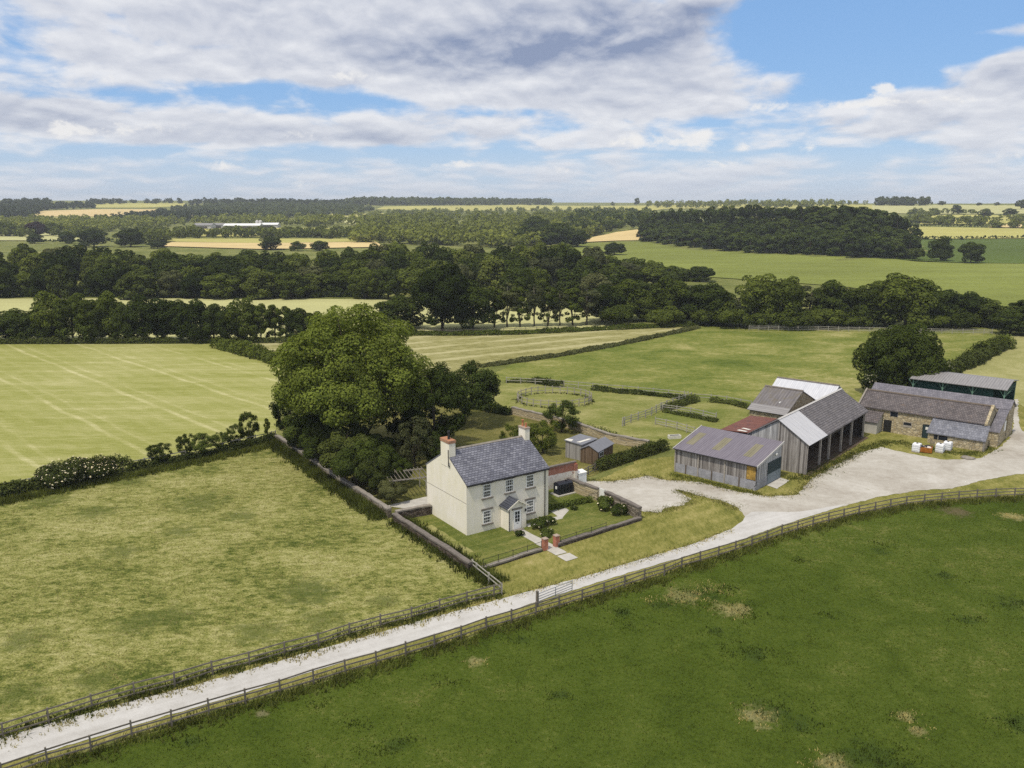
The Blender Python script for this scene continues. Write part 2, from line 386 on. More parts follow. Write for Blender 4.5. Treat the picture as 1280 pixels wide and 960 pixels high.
def gravel(name, c0, c1, c2, big=0.12, tracks=None, green=None):
    m, t = new_mat(name); co = obj_co(t)
    n1 = t.noise(co, big, 7, 0.68, 0.5)
    if tracks is not None:
        ln = t.noise(t.mapping(t.mapping(co, rot=(0, 0, -tracks)), (0.05, 1.15, 1)), 1.0, 4, 0.6, 0.3)
        n1 = t.math('ADD', t.math('MULTIPLY', n1, 0.45), t.math('MULTIPLY', ln, 0.55))
    n2 = t.noise(co, 1.1, 6, 0.7); n3 = t.noise(co, 9.0, 3, 0.8)
    f = t.math('ADD', t.math('MULTIPLY', n1, 0.55), t.math('ADD', t.math('MULTIPLY', n2, 0.25), t.math('MULTIPLY', n3, 0.2)))
    c = t.ramp(f, [(0.34, c0), (0.5, c1), (0.64, c2)])
    if green:
        c = t.mix(t.step(t.noise(co, 0.35, 8, 0.75, 0.4), green[1], green[1] + 0.09), c, green[0])
    finish(t, c, 1.0, t.bump(t.math('ADD', n2, n3), 0.04), 0.05); return m

M = {}
def weathered(name, c):
    m, t = new_mat(name); co = obj_co(t); x, y, z = t.sep(co)
    st = t.noise(t.comb(t.math('MULTIPLY', t.math('ADD', x, y), 2.2), t.math('MULTIPLY', z, 0.25), 0.0), 1.0, 7, 0.7)
    k = t.math('MULTIPLY', t.step(st, 0.3, 0.7, 0.93, 1.03, False), t.step(t.noise(co, 0.5, 6, 0.7), 0.3, 0.7, 0.95, 1.04, False))
    cc = t.mix(1.0, c, t.comb(k, k, t.math('MULTIPLY', k, k)), 'MULTIPLY')
    sp = t.step(t.noise(t.comb(t.math('MULTIPLY', t.math('ADD', x, y), 4.0), t.math('MULTIPLY', z, 0.35), 3.0), 1.0, 8, 0.75), 0.60, 0.76, 0, 0.14)
    cc = t.mix(sp, cc, tuple(q * 0.68 for q in c))
    finish(t, cc, 0.92, t.bump(t.noise(co, 14, 4), 0.01), 0.1); return m
M['render'] = weathered('cream_render', (0.82, 0.77, 0.675))
M['roofslate'] = slate('house_slate', (0.112, 0.115, 0.148), (0.205, 0.208, 0.245), moss=None)
M['porchslate'] = slate('porch_slate', (0.05, 0.055, 0.075), (0.075, 0.08, 0.10))
M['white'] = plain('white_paint', (0.80, 0.80, 0.78), 0.5, 0.05, 2, 0.4)
M['dirtywhite'] = plain('weathered_white', (0.62, 0.60, 0.55), 0.8, 0.25, 2.5)
M['glass'] = plain('dark_glass', (0.018, 0.022, 0.03), 0.12, 0.2, 3, 0.5)
M['lintel'] = plain('brown_stone', (0.13, 0.105, 0.085), 0.9, 0.3, 3)
M['sillstone'] = plain('grey_stone', (0.20, 0.18, 0.155), 0.9, 0.35, 3)
M['black'] = plain('black_plastic', (0.012, 0.012, 0.014), 0.45, 0.3, 3, 0.5)
M['tank'] = plain('black_tank', (0.012, 0.014, 0.022), 0.4, 0.3, 3, 0.5)
M['pot'] = plain('terracotta', (0.42, 0.17, 0.085), 0.85, 0.3, 4)
M['brickcap'] = bricks('stack_bricks', (0.34, 0.15, 0.08), (0.42, 0.20, 0.11))
M['redbrick'] = bricks('red_brick', (0.26, 0.075, 0.045), (0.33, 0.11, 0.065), white=((0.66, 0.62, 0.57), 1.75))
M['pillarbrick'] = bricks('pillar_brick', (0.40, 0.105, 0.055), (0.48, 0.16, 0.08))
M['capstone'] = plain('cap_stone', (0.34, 0.27, 0.22), 0.9, 0.3, 3)
M['concrete'] = plain('concrete', (0.44, 0.42, 0.38), 0.95, 0.18, 1.2, bump=0.01)
M['block'] = bricks('concrete_block', (0.30, 0.30, 0.33), (0.37, 0.37, 0.40), (0.24, 0.24, 0.26))
M['boards'] = boards('grey_boards', (0.135, 0.122, 0.115), (0.27, 0.25, 0.24), (0.41, 0.39, 0.375))
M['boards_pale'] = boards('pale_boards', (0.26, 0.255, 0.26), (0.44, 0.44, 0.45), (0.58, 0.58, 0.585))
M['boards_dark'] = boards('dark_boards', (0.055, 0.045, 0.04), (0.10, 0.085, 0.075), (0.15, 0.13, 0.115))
M['timber'] = plain('weathered_timber', (0.33, 0.30, 0.265), 0.9, 0.3, 3)
M['fence'] = plain('fence_timber', (0.17, 0.15, 0.125), 0.95, 0.35, 2.0)
M['fence_pale'] = plain('silver_timber', (0.36, 0.34, 0.295), 0.95, 0.35, 2.0)
M['purple'] = corrugated('purple_sheet', (0.145, 0.128, 0.158), (0.205, 0.185, 0.218), 'x', 0.3)
M['skylight'] = corrugated('stained_skylight', (0.17, 0.155, 0.095), (0.25, 0.225, 0.15), 'x', 0.3)
M['trim'] = plain('pale_trim', (0.52, 0.50, 0.48), 0.7, 0.12, 2)
M['yellow'] = plain('yellow_board', (0.33, 0.21, 0.05), 0.85, 0.8, 2.2)
M['greendoor'] = corrugated('green_sheet', (0.012, 0.028, 0.035), (0.025, 0.05, 0.06), 'y', 0.3)
M['bluegreen'] = corrugated('faded_green_sheet', (0.17, 0.21, 0.24), (0.25, 0.29, 0.32), 'y', 0.3)
M['cartslate'] = slate('cart_shed_slate', (0.115, 0.105, 0.11), (0.185, 0.17, 0.175), moss=(0.16, 0.13, 0.075), sx=3, sz=4)
M['palemetal'] = corrugated('pale_metal', (0.47, 0.47, 0.50), (0.58, 0.58, 0.60), 'x', 0.3, amp=0.12)
M['whitemetal'] = corrugated('white_metal', (0.50, 0.51, 0.56), (0.64, 0.65, 0.69), 'y', 0.3, amp=0.12)
M['rust'] = corrugated('rusty_sheet', (0.13, 0.042, 0.028), (0.20, 0.075, 0.05), 'x', 0.3, rust=(0.09, 0.035, 0.03))
M['greysheet'] = corrugated('grey_fibre_sheet', (0.115, 0.105, 0.11), (0.19, 0.175, 0.175), 'y', 0.45, rust=(0.14, 0.12, 0.085))
M['bstone'] = stone('barn_stone', (0.34, 0.27, 0.16), (0.46, 0.385, 0.25), (0.54, 0.47, 0.33))
M['wstone'] = stone('wall_stone', (0.14, 0.115, 0.09), (0.24, 0.205, 0.165), (0.35, 0.305, 0.25), 2.6, (0.10, 0.085, 0.065))
M['dstone'] = stone('dark_wall_stone', (0.065, 0.05, 0.042), (0.12, 0.095, 0.078), (0.19, 0.155, 0.125), 2.6, (0.05, 0.04, 0.033))
M['coping'] = plain('coping_stone', (0.25, 0.225, 0.195), 0.95, 0.35, 2.0)
M['dcoping'] = plain('dark_coping_stone', (0.16, 0.14, 0.125), 0.95, 0.35, 2.0)
M['mossroof'] = slate('mossy_slate', (0.095, 0.082, 0.085), (0.155, 0.135, 0.135), moss=(0.17, 0.105, 0.045), sx=3, sz=4)
M['blueslate'] = slate('blue_slate', (0.13, 0.135, 0.165), (0.21, 0.215, 0.25), moss=(0.22, 0.21, 0.2), sx=3, sz=3, mort=0.008)
M['violetslate'] = slate('violet_slate', (0.13, 0.125, 0.148), (0.19, 0.18, 0.205), sx=3, sz=3, mort=0.008)
M['dutchroof'] = corrugated('grey_dutch_sheet', (0.215, 0.205, 0.21), (0.29, 0.28, 0.28), 'x', 0.4)
M['dutchgreen'] = plain('green_netting', (0.014, 0.05, 0.048), 0.8, 0.35, 1.0)
M['greensteel'] = plain('green_steel', (0.12, 0.22, 0.17), 0.6, 0.2, 2)
M['ibc'] = plain('white_plastic', (0.72, 0.73, 0.76), 0.5, 0.12, 2.5, 0.4)
M['skip'] = plain('rust_orange_steel', (0.30, 0.11, 0.018), 0.8, 0.5, 2.5)
M['bag'] = plain('pale_bag', (0.62, 0.54, 0.50), 0.8, 0.3, 3)
M['steel'] = plain('galvanised', (0.30, 0.31, 0.33), 0.5, 0.2, 3, 0.5)
M['iron'] = plain('dark_iron', (0.03, 0.03, 0.032), 0.6, 0.3, 3)
M['shedfelt'] = plain('mineral_felt', (0.185, 0.19, 0.215), 0.9, 0.15, 2)
M['shedbrown'] = boards('brown_boards', (0.10, 0.068, 0.045), (0.14, 0.098, 0.066), (0.18, 0.13, 0.09), 0.14, 0.3)
M['shedgrey'] = boards('silver_boards', (0.20, 0.19, 0.185), (0.30, 0.285, 0.275), (0.38, 0.365, 0.35), 0.14, 0.3)
M['bark'] = plain('bark', (0.075, 0.06, 0.045), 0.95, 0.4, 2)
M['barkpale'] = plain('pale_bark', (0.13, 0.115, 0.09), 0.95, 0.4, 2)
M['l_dark'] = leaf('dark_leaves', (0.040, 0.060, 0.015))  # low base colour carries the cloud shade on the mid woods
M['l_mid'] = leaf('green_leaves', (0.074, 0.102, 0.022))
M['l_light'] = leaf('pale_leaves', (0.092, 0.12, 0.03))
M['l_hero'] = leaf('walnut_leaves', (0.112, 0.152, 0.032), trans=0.3)
M['l_grey'] = leaf('grey_green_leaves', (0.075, 0.09, 0.042))
M['l_hill'] = leaf('hill_leaves', (0.056, 0.082, 0.022))
M['l_far'] = leaf('far_leaves', (0.145, 0.178, 0.04))  # brightened leaf colour: sunlight on the far forest is painted in
M['l_far2'] = leaf('far_dark_leaves', (0.062, 0.086, 0.032))
M['l_purple'] = leaf('copper_leaves', (0.038, 0.022, 0.03))
M['l_hedge'] = leaf('hedge_leaves', (0.06, 0.08, 0.024))
M['l_garden'] = leaf('garden_leaves', (0.07, 0.10, 0.026))
M['flower'] = leaf('cream_flowers', (0.62, 0.60, 0.46), 0.1, 0.1)
M['g_long'] = leaf('long_grass_blades', (0.095, 0.118, 0.03), 0.4)
M['g_straw'] = leaf('straw_blades', (0.30, 0.28, 0.13), 0.3)
M['g_rank'] = leaf('rank_blades', (0.062, 0.09, 0.018), 0.35)
M['g_past'] = leaf('pasture_blades', (0.08, 0.104, 0.016), 0.35)  # blades darkened like the pasture, cloud shade in the colour

STRAW = (0.36, 0.335, 0.155); OLIVE = (0.135, 0.15, 0.042); DKG = (0.045, 0.068, 0.016); MIDG = (0.10, 0.135, 0.032); PALE = (0.42, 0.41, 0.235)
M['ground'] = grass('field_grass', [(0.36, (0.075, 0.095, 0.022)), (0.5, (0.16, 0.175, 0.05)), (0.64, (0.30, 0.28, 0.11))])
M['verge'] = grass('verge_grass', [(0.36, (0.10, 0.11, 0.024)), (0.46, (0.185, 0.185, 0.045)), (0.57, (0.285, 0.262, 0.082)), (0.70, (0.40, 0.345, 0.15))], 0.06, 0.35, 2.6, (1.2, 0.45), R(-30), (0.25, 0.45, 0.30), rows=[(R(-56), 2.2, 0.3, 0.05, 0.8)])
M['meadow'] = grass('rough_meadow', [(0.36, (0.06, 0.085, 0.014)), (0.43, (0.125, 0.145, 0.032)), (0.49, (0.235, 0.24, 0.066)), (0.57, (0.355, 0.342, 0.13)), (0.71, (0.49, 0.455, 0.235))], 0.03, 0.13, 1.3, (0.75, 1.2), R(-14), (0.20, 0.42, 0.38), bumpd=0.25,
                   bare=[(*G(x_, y_), r_ * 1.2, (0.072, 0.10, 0.02), 0.64) for x_, y_, r_ in ((378, 738, 3.0), (395, 742, 2.4), (250, 628, 3.4), (300, 645, 2.2), (225, 664, 2.0), (160, 600, 3.0), (170, 780, 2.4), (215, 772, 2.4), (320, 790, 2.4), (400, 775, 2.2), (120, 640, 2.6), (60, 625, 3.0), (150, 690, 2.0), (30, 800, 2.2), (20, 870, 2.2), (120, 850, 2.0), (480, 752, 1.6))])
M['hay'] = grass('hay_stubble', [(0.34, (0.20, 0.205, 0.045)), (0.46, (0.27, 0.28, 0.078)), (0.58, (0.36, 0.352, 0.14)), (0.74, (0.53, 0.50, 0.27))], 0.02, 0.16, 1.3, (0.32, 1.7), R(-22), (0.26, 0.44, 0.3),
                 rows=[(R(45), 12.2, 0.05, 0.10, 2.2, 41.3), (R(45), 12.2, 0.04, 0.075, 2.2, 43.6), (R(45), 3.05, 0.3, 0.03, 2.2, 41.3)])
M['stripe'] = grass('windrowed_hay', [(0.38, (0.17, 0.16, 0.055)), (0.5, (0.27, 0.255, 0.10)), (0.62, (0.41, 0.38, 0.20))], 0.03, 0.3, 1.6, (0.4, 1.2), R(-25), (0.2, 0.4, 0.4),
                    rows=[(R(121), 8.0, 0.22, 0.16, 1.6)])
M['green'] = grass('green_field', [(0.37, (0.075, 0.105, 0.018)), (0.45, (0.125, 0.155, 0.03)), (0.53, (0.20, 0.21, 0.055)), (0.62, (0.35, 0.32, 0.135))], 0.022, 0.12, 1.2, (0.7, 1.2), R(-6), (0.30, 0.45, 0.25))
M['paddock'] = grass('paddock_grass', [(0.36, (0.11, 0.145, 0.03)), (0.48, (0.185, 0.20, 0.052)), (0.58, (0.30, 0.285, 0.11)), (0.7, (0.40, 0.36, 0.18))], 0.05, 0.2, 2.0, (0.5, 1.4), R(10))
M['palefield'] = grass('pale_field', [(0.36, (0.19, 0.20, 0.06)), (0.5, (0.30, 0.29, 0.115)), (0.64, (0.42, 0.39, 0.20))], 0.03, 0.15, 1.5)
RANK_ = ((240, 928, .6), (495, 932, .7), (775, 765, .8), (650, 800, .6), (940, 817, 1.0), (895, 790, .6), (1180, 720, .7), (1265, 755, 1.1), (1210, 775, .7), (960, 890, 1.1), (1000, 905, .9), (1090, 948, 1.6), (880, 742, 1.3), (830, 757, 1.0), (1275, 905, 1.0), (700, 870, .6), (1100, 690, .8))
M['pasture'] = grass('pasture_grass', [(0.34, (0.032, 0.050, 0.007)), (0.46, (0.056, 0.083, 0.010)), (0.56, (0.078, 0.106, 0.016)), (0.68, (0.18, 0.175, 0.055))], 0.04, 0.30, 3.0, (1, 1), 0, (0.34, 0.38, 0.28), bumpd=0.07,  # cloud shade over the foreground is put into these darker greens
                     bare=[(*G(948, 895), 1.5, (0.30, 0.265, 0.13)), (*G(915, 762), 1.7, (0.28, 0.25, 0.11)), (*G(855, 745), 2.0, (0.20, 0.19, 0.08)), (*G(1130, 895), 0.8, (0.26, 0.24, 0.10)), (*G(1040, 955), 1.4, (0.22, 0.20, 0.09)),
                           (*G(1265, 646), 1.6, (0.33, 0.29, 0.13)), (*G(595, 828), 0.8, (0.25, 0.23, 0.1)), (*G(325, 893), 0.6, (0.2, 0.18, 0.1)), (*G(1195, 640), 2.2, (0.13, 0.10, 0.06)), (*G(1148, 915), 0.7, (0.22, 0.2, 0.09))] + [(*G(x_, y_), r_ * 1.5, (0.030, 0.052, 0.012), 0.6) for x_, y_, r_ in RANK_])
M['lawn'] = grass('mown_lawn', [(0.36, (0.075, 0.10, 0.02)), (0.5, (0.125, 0.15, 0.033)), (0.64, (0.22, 0.215, 0.065))], 0.1, 0.5, 3.0, (1, 1), 0, (0.3, 0.4, 0.3), rows=[(R(-56), 1.5, 0.25, 0.07, 0.1)])
M['orchard'] = grass('orchard_grass', [(0.36, (0.075, 0.082, 0.022)), (0.5, (0.145, 0.14, 0.042)), (0.64, (0.27, 0.235, 0.085))], 0.08, 0.35, 2.5)
M['track'] = gravel('white_stone', (0.36, 0.345, 0.32), (0.48, 0.468, 0.45), (0.57, 0.56, 0.545), 0.35, tracks=math.atan2(G(640, 745)[1] - G(115, 890)[1], G(640, 745)[0] - G(115, 890)[0]))
M['yard'] = gravel('yard_stone', (0.27, 0.235, 0.195), (0.42, 0.395, 0.35), (0.56, 0.54, 0.50), 0.10, green=((0.17, 0.155, 0.06), 0.62))
M['dirt'] = gravel('dirt', (0.19, 0.155, 0.115), (0.27, 0.225, 0.17), (0.35, 0.30, 0.24), 0.3)
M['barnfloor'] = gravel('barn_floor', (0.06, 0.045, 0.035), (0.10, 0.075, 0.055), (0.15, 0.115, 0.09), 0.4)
def farfield(name, c, v=0.16):
    d = tuple(q * (1 - v) for q in c); e = tuple(q * (1 + v) for q in c)
    return grass(name, [(0.36, d), (0.5, c), (0.64, e)], 0.006, 0.03, 0.3, (0.4, 1.6), R(-8), bumpd=0.02)
M['f_pale'] = farfield('far_pale', (0.42, 0.41, 0.19)); M['f_tan'] = farfield('far_tan', (0.58, 0.45, 0.22)); M['f_green'] = farfield('far_green', (0.18, 0.205, 0.048), 0.28)  # far fields kept bright, the valley's sunlight put into their colour
M['f_shaded'] = farfield('far_shaded', (0.085, 0.12, 0.025), 0.2); M['f_lime'] = farfield('far_lime', (0.40, 0.375, 0.12))  # dark hill field tone is cloud shadow put into the colour

# ------------------------------------------------------------------ the land: one sheet to the horizon
xs = np.concatenate([np.arange(-3600, -600, 60), np.arange(-600, 601, 30), np.arange(660, 3601, 60)]); ys = np.concatenate([np.arange(-300, 1500, 30), np.arange(1500, 5700, 70)])
gx, gy = np.meshgrid(xs, ys); gz = T(gx, gy)
idx = np.arange(gx.size).reshape(gx.shape)
me = np_mesh('ground', np.stack([gx, gy, gz], -1).reshape(-1, 3), np.stack([idx[:-1, :-1], idx[:-1, 1:], idx[1:, 1:], idx[1:, :-1]], -1).reshape(-1, 4))
me.polygons.foreach_set('use_smooth', [True] * len(me.polygons))
tag(link_mesh('ground', me, None, [M['ground']]), kind='structure')

def resample(pts, step, closed=True, jit=0.0, seed=1):
    rg = random.Random(seed); out = []
    n = len(pts)
    for i in range(n if closed else n - 1):
        a = Vector(pts[i]); b = Vector(pts[(i + 1) % n]); L = (b - a).length; k = max(1, int(L / step))
        for j in range(k):
            q = a.lerp(b, j / k); out.append((q.x + rg.uniform(-jit, jit), q.y + rg.uniform(-jit, jit)))
    if not closed: out.append(tuple(pts[-1]))
    return out
def smooth_line(pts, it=2):
    for _ in range(it):
        q = [pts[0]]
        for a, b in zip(pts[:-1], pts[1:]):
            q += [(a[0] * .75 + b[0] * .25, a[1] * .75 + b[1] * .25), (a[0] * .25 + b[0] * .75, a[1] * .25 + b[1] * .75)]
        pts = q + [pts[-1]]
    return pts
def area(name, px, z, mat, jit=0.2, step=1.0, world=None, seed=3):
    pts = world if world else [G(*q) for q in px]
    pts = resample(pts, step, True, jit, seed)
    me = bpy.data.meshes.new(name); me.from_pydata([(x, y, z) for x, y in pts], [], [tuple(range(len(pts)))])
    bm = bmesh.new(); bm.from_mesh(me)
    if bm.faces[:] and bm.faces[0].normal.z < 0 if (bm.faces.ensure_lookup_table() or True) else False: bmesh.ops.reverse_faces(bm, faces=bm.faces)
    bm.to_mesh(me); bm.free()
    return tag(link_mesh(name, me, None, [mat]), kind='structure')
def farea(name, px, mat, off=0.7):
    """field lying on the rolling land"""
    pts = [GT(*q) for q in px]
    bm = bmesh.new(); f = bm.faces.new([bm.verts.new((x, y, 0)) for x, y in pts]); bmesh.ops.triangulate(bm, faces=[f])
    for _ in range(6):
        lim = 45.0
        es = [e for e in bm.edges if e.calc_length() > lim]
        if not es: break
        bmesh.ops.subdivide_edges(bm, edges=es, cuts=1); bmesh.ops.triangulate(bm, faces=bm.faces[:])
    for v in bm.verts: v.co.z = float(T(v.co.x, v.co.y)) + off
    bmesh.ops.recalc_face_normals(bm, faces=bm.faces)
    me = bpy.data.meshes.new(name); bm.to_mesh(me); bm.free()
    me.polygons.foreach_set('use_smooth', [True] * len(me.polygons))
    return tag(link_mesh(name, me, None, [mat]), kind='structure')

UPF = [(-60, 921), (0, 905), (27, 894), (67, 885), (107, 871), (182, 850), (217, 842), (252, 831), (285, 821), (317, 814), (348, 805), (378, 798), (407, 790), (436, 780), (464, 772), (490, 766), (516, 760), (541, 752), (566, 746), (590, 738), (627, 730)]
LOF = [(-60, 974), (0, 955), (40, 941), (82, 929), (124, 916), (166, 902), (204, 892), (242, 881), (278, 870), (313, 860), (346, 851), (380, 841), (411, 831), (441, 823), (471, 815), (499, 806), (527, 798), (554, 790), (580, 782), (605, 773), (630, 766), (652, 759), (676, 752), (700, 745), (721, 739), (741, 733), (760, 727), (780, 721), (799, 714), (817, 710), (835, 704), (852, 697), (870, 692), (887, 687), (920, 677), (950, 667), (985, 655), (1022, 645), (1070, 633), (1132, 621), (1190, 615), (1230, 612), (1280, 610), (1330, 610), (1400, 612)]
upf = [G(x, y, 1.05) for x, y in UPF]; lof = [G(x, y, 1.12) for x, y in LOF]
area('verge', [(-200, 990), (0, 925), (250, 850), (625, 735), (600, 712), (676, 690), (805, 648), (735, 606), (800, 575), (940, 560), (1060, 540), (1120, 540), (1280, 500), (1420, 500), (1420, 640), (1280, 622), (1132, 632), (985, 668), (870, 704), (700, 758), (470, 828), (240, 895), (0, 972), (-150, 1015)], 0.012, M['verge'], 0.3)
area('hay_field', [(-320, 431), (272, 430), (352, 452), (346, 545), (250, 566), (100, 596), (0, 615), (-320, 675)], 0.016, M['hay'], 0.3, 2)
area('meadow', None, 0.020, M['meadow'], 0.25, 1.2, world=[G(-320, 690), G(0, 632), G(100, 608), G(250, 574), G(345, 553), G(366, 562), G(460, 625), G(592, 710)] + upf[::-1] + [G(-330, 1010)])
area('pasture', None, 0.020, M['pasture'], 0.25, 1.2, world=lof + [G(1700, 640), G(1900, 1100), G(640, 1250), G(-400, 1100)])
area('stripe_field', [(280, 426), (872, 406), (850, 413), (600, 460), (560, 474), (480, 474), (352, 452)], 0.016, M['stripe'], 0.4, 2)
area('green_field', [(605, 474), (640, 455), (850, 413), (872, 407), (1000, 410), (1240, 417), (1252, 424), (1230, 440), (1180, 468), (1120, 500), (1040, 505), (939, 508), (900, 500), (860, 496), (800, 490), (742, 485), (690, 479), (633, 477)], 0.020, M['green'], 0.3, 2)
area('pale_field', [(1262, 420), (1600, 424), (1600, 580), (1300, 520), (1268, 500), (1180, 470), (1250, 436)], 0.016, M['palefield'], 0.3, 2)
area('paddock', [(590, 508), (633, 478), (690, 480), (742, 486), (800, 491), (860, 497), (900, 500), (939, 508), (930, 530), (850, 556), (832, 560), (718, 533), (640, 517)], 0.024, M['paddock'], 0.2)
area('orchard_grass', [(352, 548), (420, 520), (540, 505), (590, 510), (640, 518), (718, 534), (832, 562), (747, 592), (725, 600), (700, 600), (640, 600), (540, 640), (492, 640), (455, 618), (366, 558)], 0.028, M['orchard'], 0.2)
area('strip_field', [(-300, 398), (-300, 374), (150, 373), (475, 374), (620, 376), (740, 382), (780, 410), (500, 415), (272, 424), (-100, 424)], 0.03, M['f_pale'], 0.5, 4)
area('track', [(-120, 955), (0, 923), (115, 890), (250, 855), (400, 812), (530, 775), (640, 745), (720, 724), (800, 700), (870, 679), (915, 661), (929, 651), (933, 644), (940, 640), (1000, 640), (1060, 630), (1040, 637), (1005, 648), (965, 661), (920, 677), (870, 692), (835, 702), (780, 718), (700, 743), (630, 766), (555, 790), (470, 815), (380, 843), (280, 874), (165, 908), (82, 933), (0, 956), (-120, 992)], 0.036, M['track'], 0.07, 0.5)
area('gravel_yard', [(727, 601), (765, 602), (787, 599), (810, 595), (830, 600), (874, 603), (928, 616), (964, 621), (996, 619), (1014, 599), (1036, 585), (1072, 567), (1100, 559), (1136, 567), (1179, 575), (1226, 573), (1251, 559), (1262, 548), (1267, 534), (1266, 515), (1269, 499), (1273, 499), (1272, 515), (1275, 535), (1282, 543), (1300, 540), (1420, 545), (1420, 592), (1280, 592), (1230, 600), (1190, 611), (1150, 613), (1100, 621), (1060, 631), (1000, 646), (940, 655), (931, 646), (924, 636), (905, 627), (880, 621), (855, 614), (845, 612), (864, 624), (852, 632), (832, 635), (826, 641), (805, 640)], 0.032, M['yard'], 0.14, 0.5)

# far fields
farea('far_field', [(-60, 301), (-60, 292), (60, 292), (110, 295), (100, 302)], M['f_pale'])
farea('far_field', [(180, 303), (200, 299), (460, 299), (470, 303), (330, 305)], M['f_lime'])
farea('far_field', [(200, 309), (215, 303.5), (330, 305), (470, 303.5), (480, 310), (330, 313)], M['f_tan'])
farea('far_field', [(225, 296), (240, 287), (330, 285.5), (470, 287), (470, 295), (330, 297)], M['f_lime'])
farea('far_field', [(38, 271), (42, 264.5), (120, 262), (205, 262), (205, 266), (150, 271)], M['f_tan'])
farea('far_field', [(38, 275), (38, 271.5), (150, 271.5), (205, 266.5), (210, 270), (120, 275)], M['f_lime'])
farea('far_field', [(115, 260), (122, 254.5), (230, 254), (235, 258), (180, 260)], M['f_lime'])
farea('far_field', [(180, 271), (185, 265), (250, 266), (250, 270)], M['f_tan'])
farea('far_field', [(390, 272), (400, 268), (490, 267), (485, 272)], M['f_lime'])
farea('far_field', [(420, 277), (440, 273.5), (500, 272), (480, 280), (440, 282)], M['f_pale'])
farea('far_field', [(470, 262), (480, 258.5), (650, 256.2), (820, 257), (840, 260), (810, 265), (700, 262.5), (560, 264)], M['f_lime'])
farea('hill_field', [(724, 304), (742, 297), (770, 291.5), (800, 287.5), (806, 288), (806, 301), (770, 302)], M['f_tan'])
farea('hill_field', [(700, 312), (730, 305), (806, 302), (860, 313), (1000, 321), (1140, 326), (1200, 330), (1400, 332), (1400, 400), (1250, 385), (1050, 360), (850, 345), (760, 330)], M['f_green'], 0.3)
farea('hill_field', [(1120, 301), (1150, 300.5), (1400, 298.5), (1400, 332), (1200, 330), (1120, 326)], M['f_shaded'], 0.5)  # cloud shadow on the slope, painted as a darker sheet
farea('hill_field', [(1120, 300), (1130, 284), (1280, 286.5), (1400, 287), (1400, 298)], M['f_lime'])
farea('hill_field', [(1235, 285), (1245, 281.5), (1400, 279), (1400, 285.5)], M['f_tan'])
farea('hill_field', [(1150, 281), (1150, 270), (1215, 269), (1400, 273), (1400, 278), (1240, 280.5)], M['f_lime'])
farea('hill_field', [(1090, 266), (1090, 257), (1180, 256.6), (1400, 258), (1400, 266), (1250, 268), (1150, 268)], M['f_pale'])
farea('hill_field', [(800, 262), (820, 257), (1090, 256.5), (1090, 263)], M['f_lime'])

# haze: one closed box of thin air round everything on the ground
hm = bpy.data.materials.new('haze_air'); hm.use_nodes = True; h_ = NT(hm.node_tree)
pv = h_.n('ShaderNodeVolumePrincipled'); pv.inputs['Color'].default_value = (0.86, 0.92, 1.0, 1); pv.inputs['Density'].default_value = 0.00012
ho = h_.n('ShaderNodeOutputMaterial'); h_.link(pv.outputs[0], ho.inputs['Volume'])
hz_o = MB().box(-4200, 4200, -600, 6300, -1.0, 90).build('haze', hm); tag(hz_o, kind='stuff')

# ------------------------------------------------------------------ farmhouse
def frame(name, px, py, ang, label, cat, z=0.0):
    x, y = G(px, py); return empty(name, (x, y, z), R(ang), label, cat)
def window_parts(parent, x0, x1, z0, z1, y, cols=3, rows=4, axis='x', frame_mat='white', sill=True, lintel=None):
    """sash window on a wall facing -y of the building"""
    fr = MB(); t = 0.085
    fr.box(x0, x0 + t, y - .05, y, z0, z1).box(x1 - t, x1, y - .05, y, z0, z1).box(x0 + t, x1 - t, y - .05, y, z0, z0 + t).box(x0 + t, x1 - t, y - .05, y, z1 - t, z1)
    zm = (z0 + z1) / 2; fr.box(x0 + t, x1 - t, y - .048, y, zm - .05, zm + .05)
    for i in range(1, cols):
        x = x0 + (x1 - x0) * i / cols; fr.box(x - .018, x + .018, y - .035, y - .002, z0 + t, zm - .05).box(x - .018, x + .018, y - .035, y - .002, zm + .05, z1 - t)
    for a, b in ((z0 + t, zm - .05), (zm + .05, z1 - t)):
        z = (a + b) / 2; fr.box(x0 + t, x1 - t, y - .034, y - .003, z - .018, z + .018)
    o = fr.build('window', M[frame_mat], parent)
    MB().box(x0 + t * .5, x1 - t * .5, y - .02, y - .004, z0 + t * .5, z1 - t * .5).build('pane', M['glass'], o)
    if sill: MB().box(x0 - .14, x1 + .22, y - .16, y - .003, z0 - .17, z0 - .01).build('sill', M['sillstone'], o)
    if lintel: MB().box(x0 - .18, x1 + .24, y - .06, y - .003, z1 + .03, z1 + .24).build('lintel', M[lintel], o)
    return o
HW, HD, HE, HR = 10.3, 8.35, 5.45, 8.0
hs = frame('farmhouse', 583.7, 670, 34.27, 'cream rendered farmhouse with slate roof, sash windows and two chimneys', 'house')
HX, HY = hs.location.x, hs.location.y; HA = R(34.27)
def hloc(x, y): return (HX + x * math.cos(HA) - y * math.sin(HA), HY + x * math.sin(HA) + y * math.cos(HA))
MB().prism_x([(0, 0), (HD, 0), (HD, HE), (HD / 2, HR - .12), (0, HE)], 0, HW).build('wall', M['render'], hs)
rf = MB(); ym = HD / 2; ov = .16; sl_ = (HR - HE) / ym
rf.slab([(-.03, -ov, HE - ov * sl_ + .1), (HW + .03, -ov, HE - ov * sl_ + .1), (HW + .03, ym, HR + .05), (-.03, ym, HR + .05)], .14)
rf.slab([(-.03, ym, HR + .05), (HW + .03, ym, HR + .05), (HW + .03, HD + ov, HE - ov * sl_ + .1), (-.03, HD + ov, HE - ov * sl_ + .1)], .14)
roof = rf.build('roof', M['roofslate'], hs)
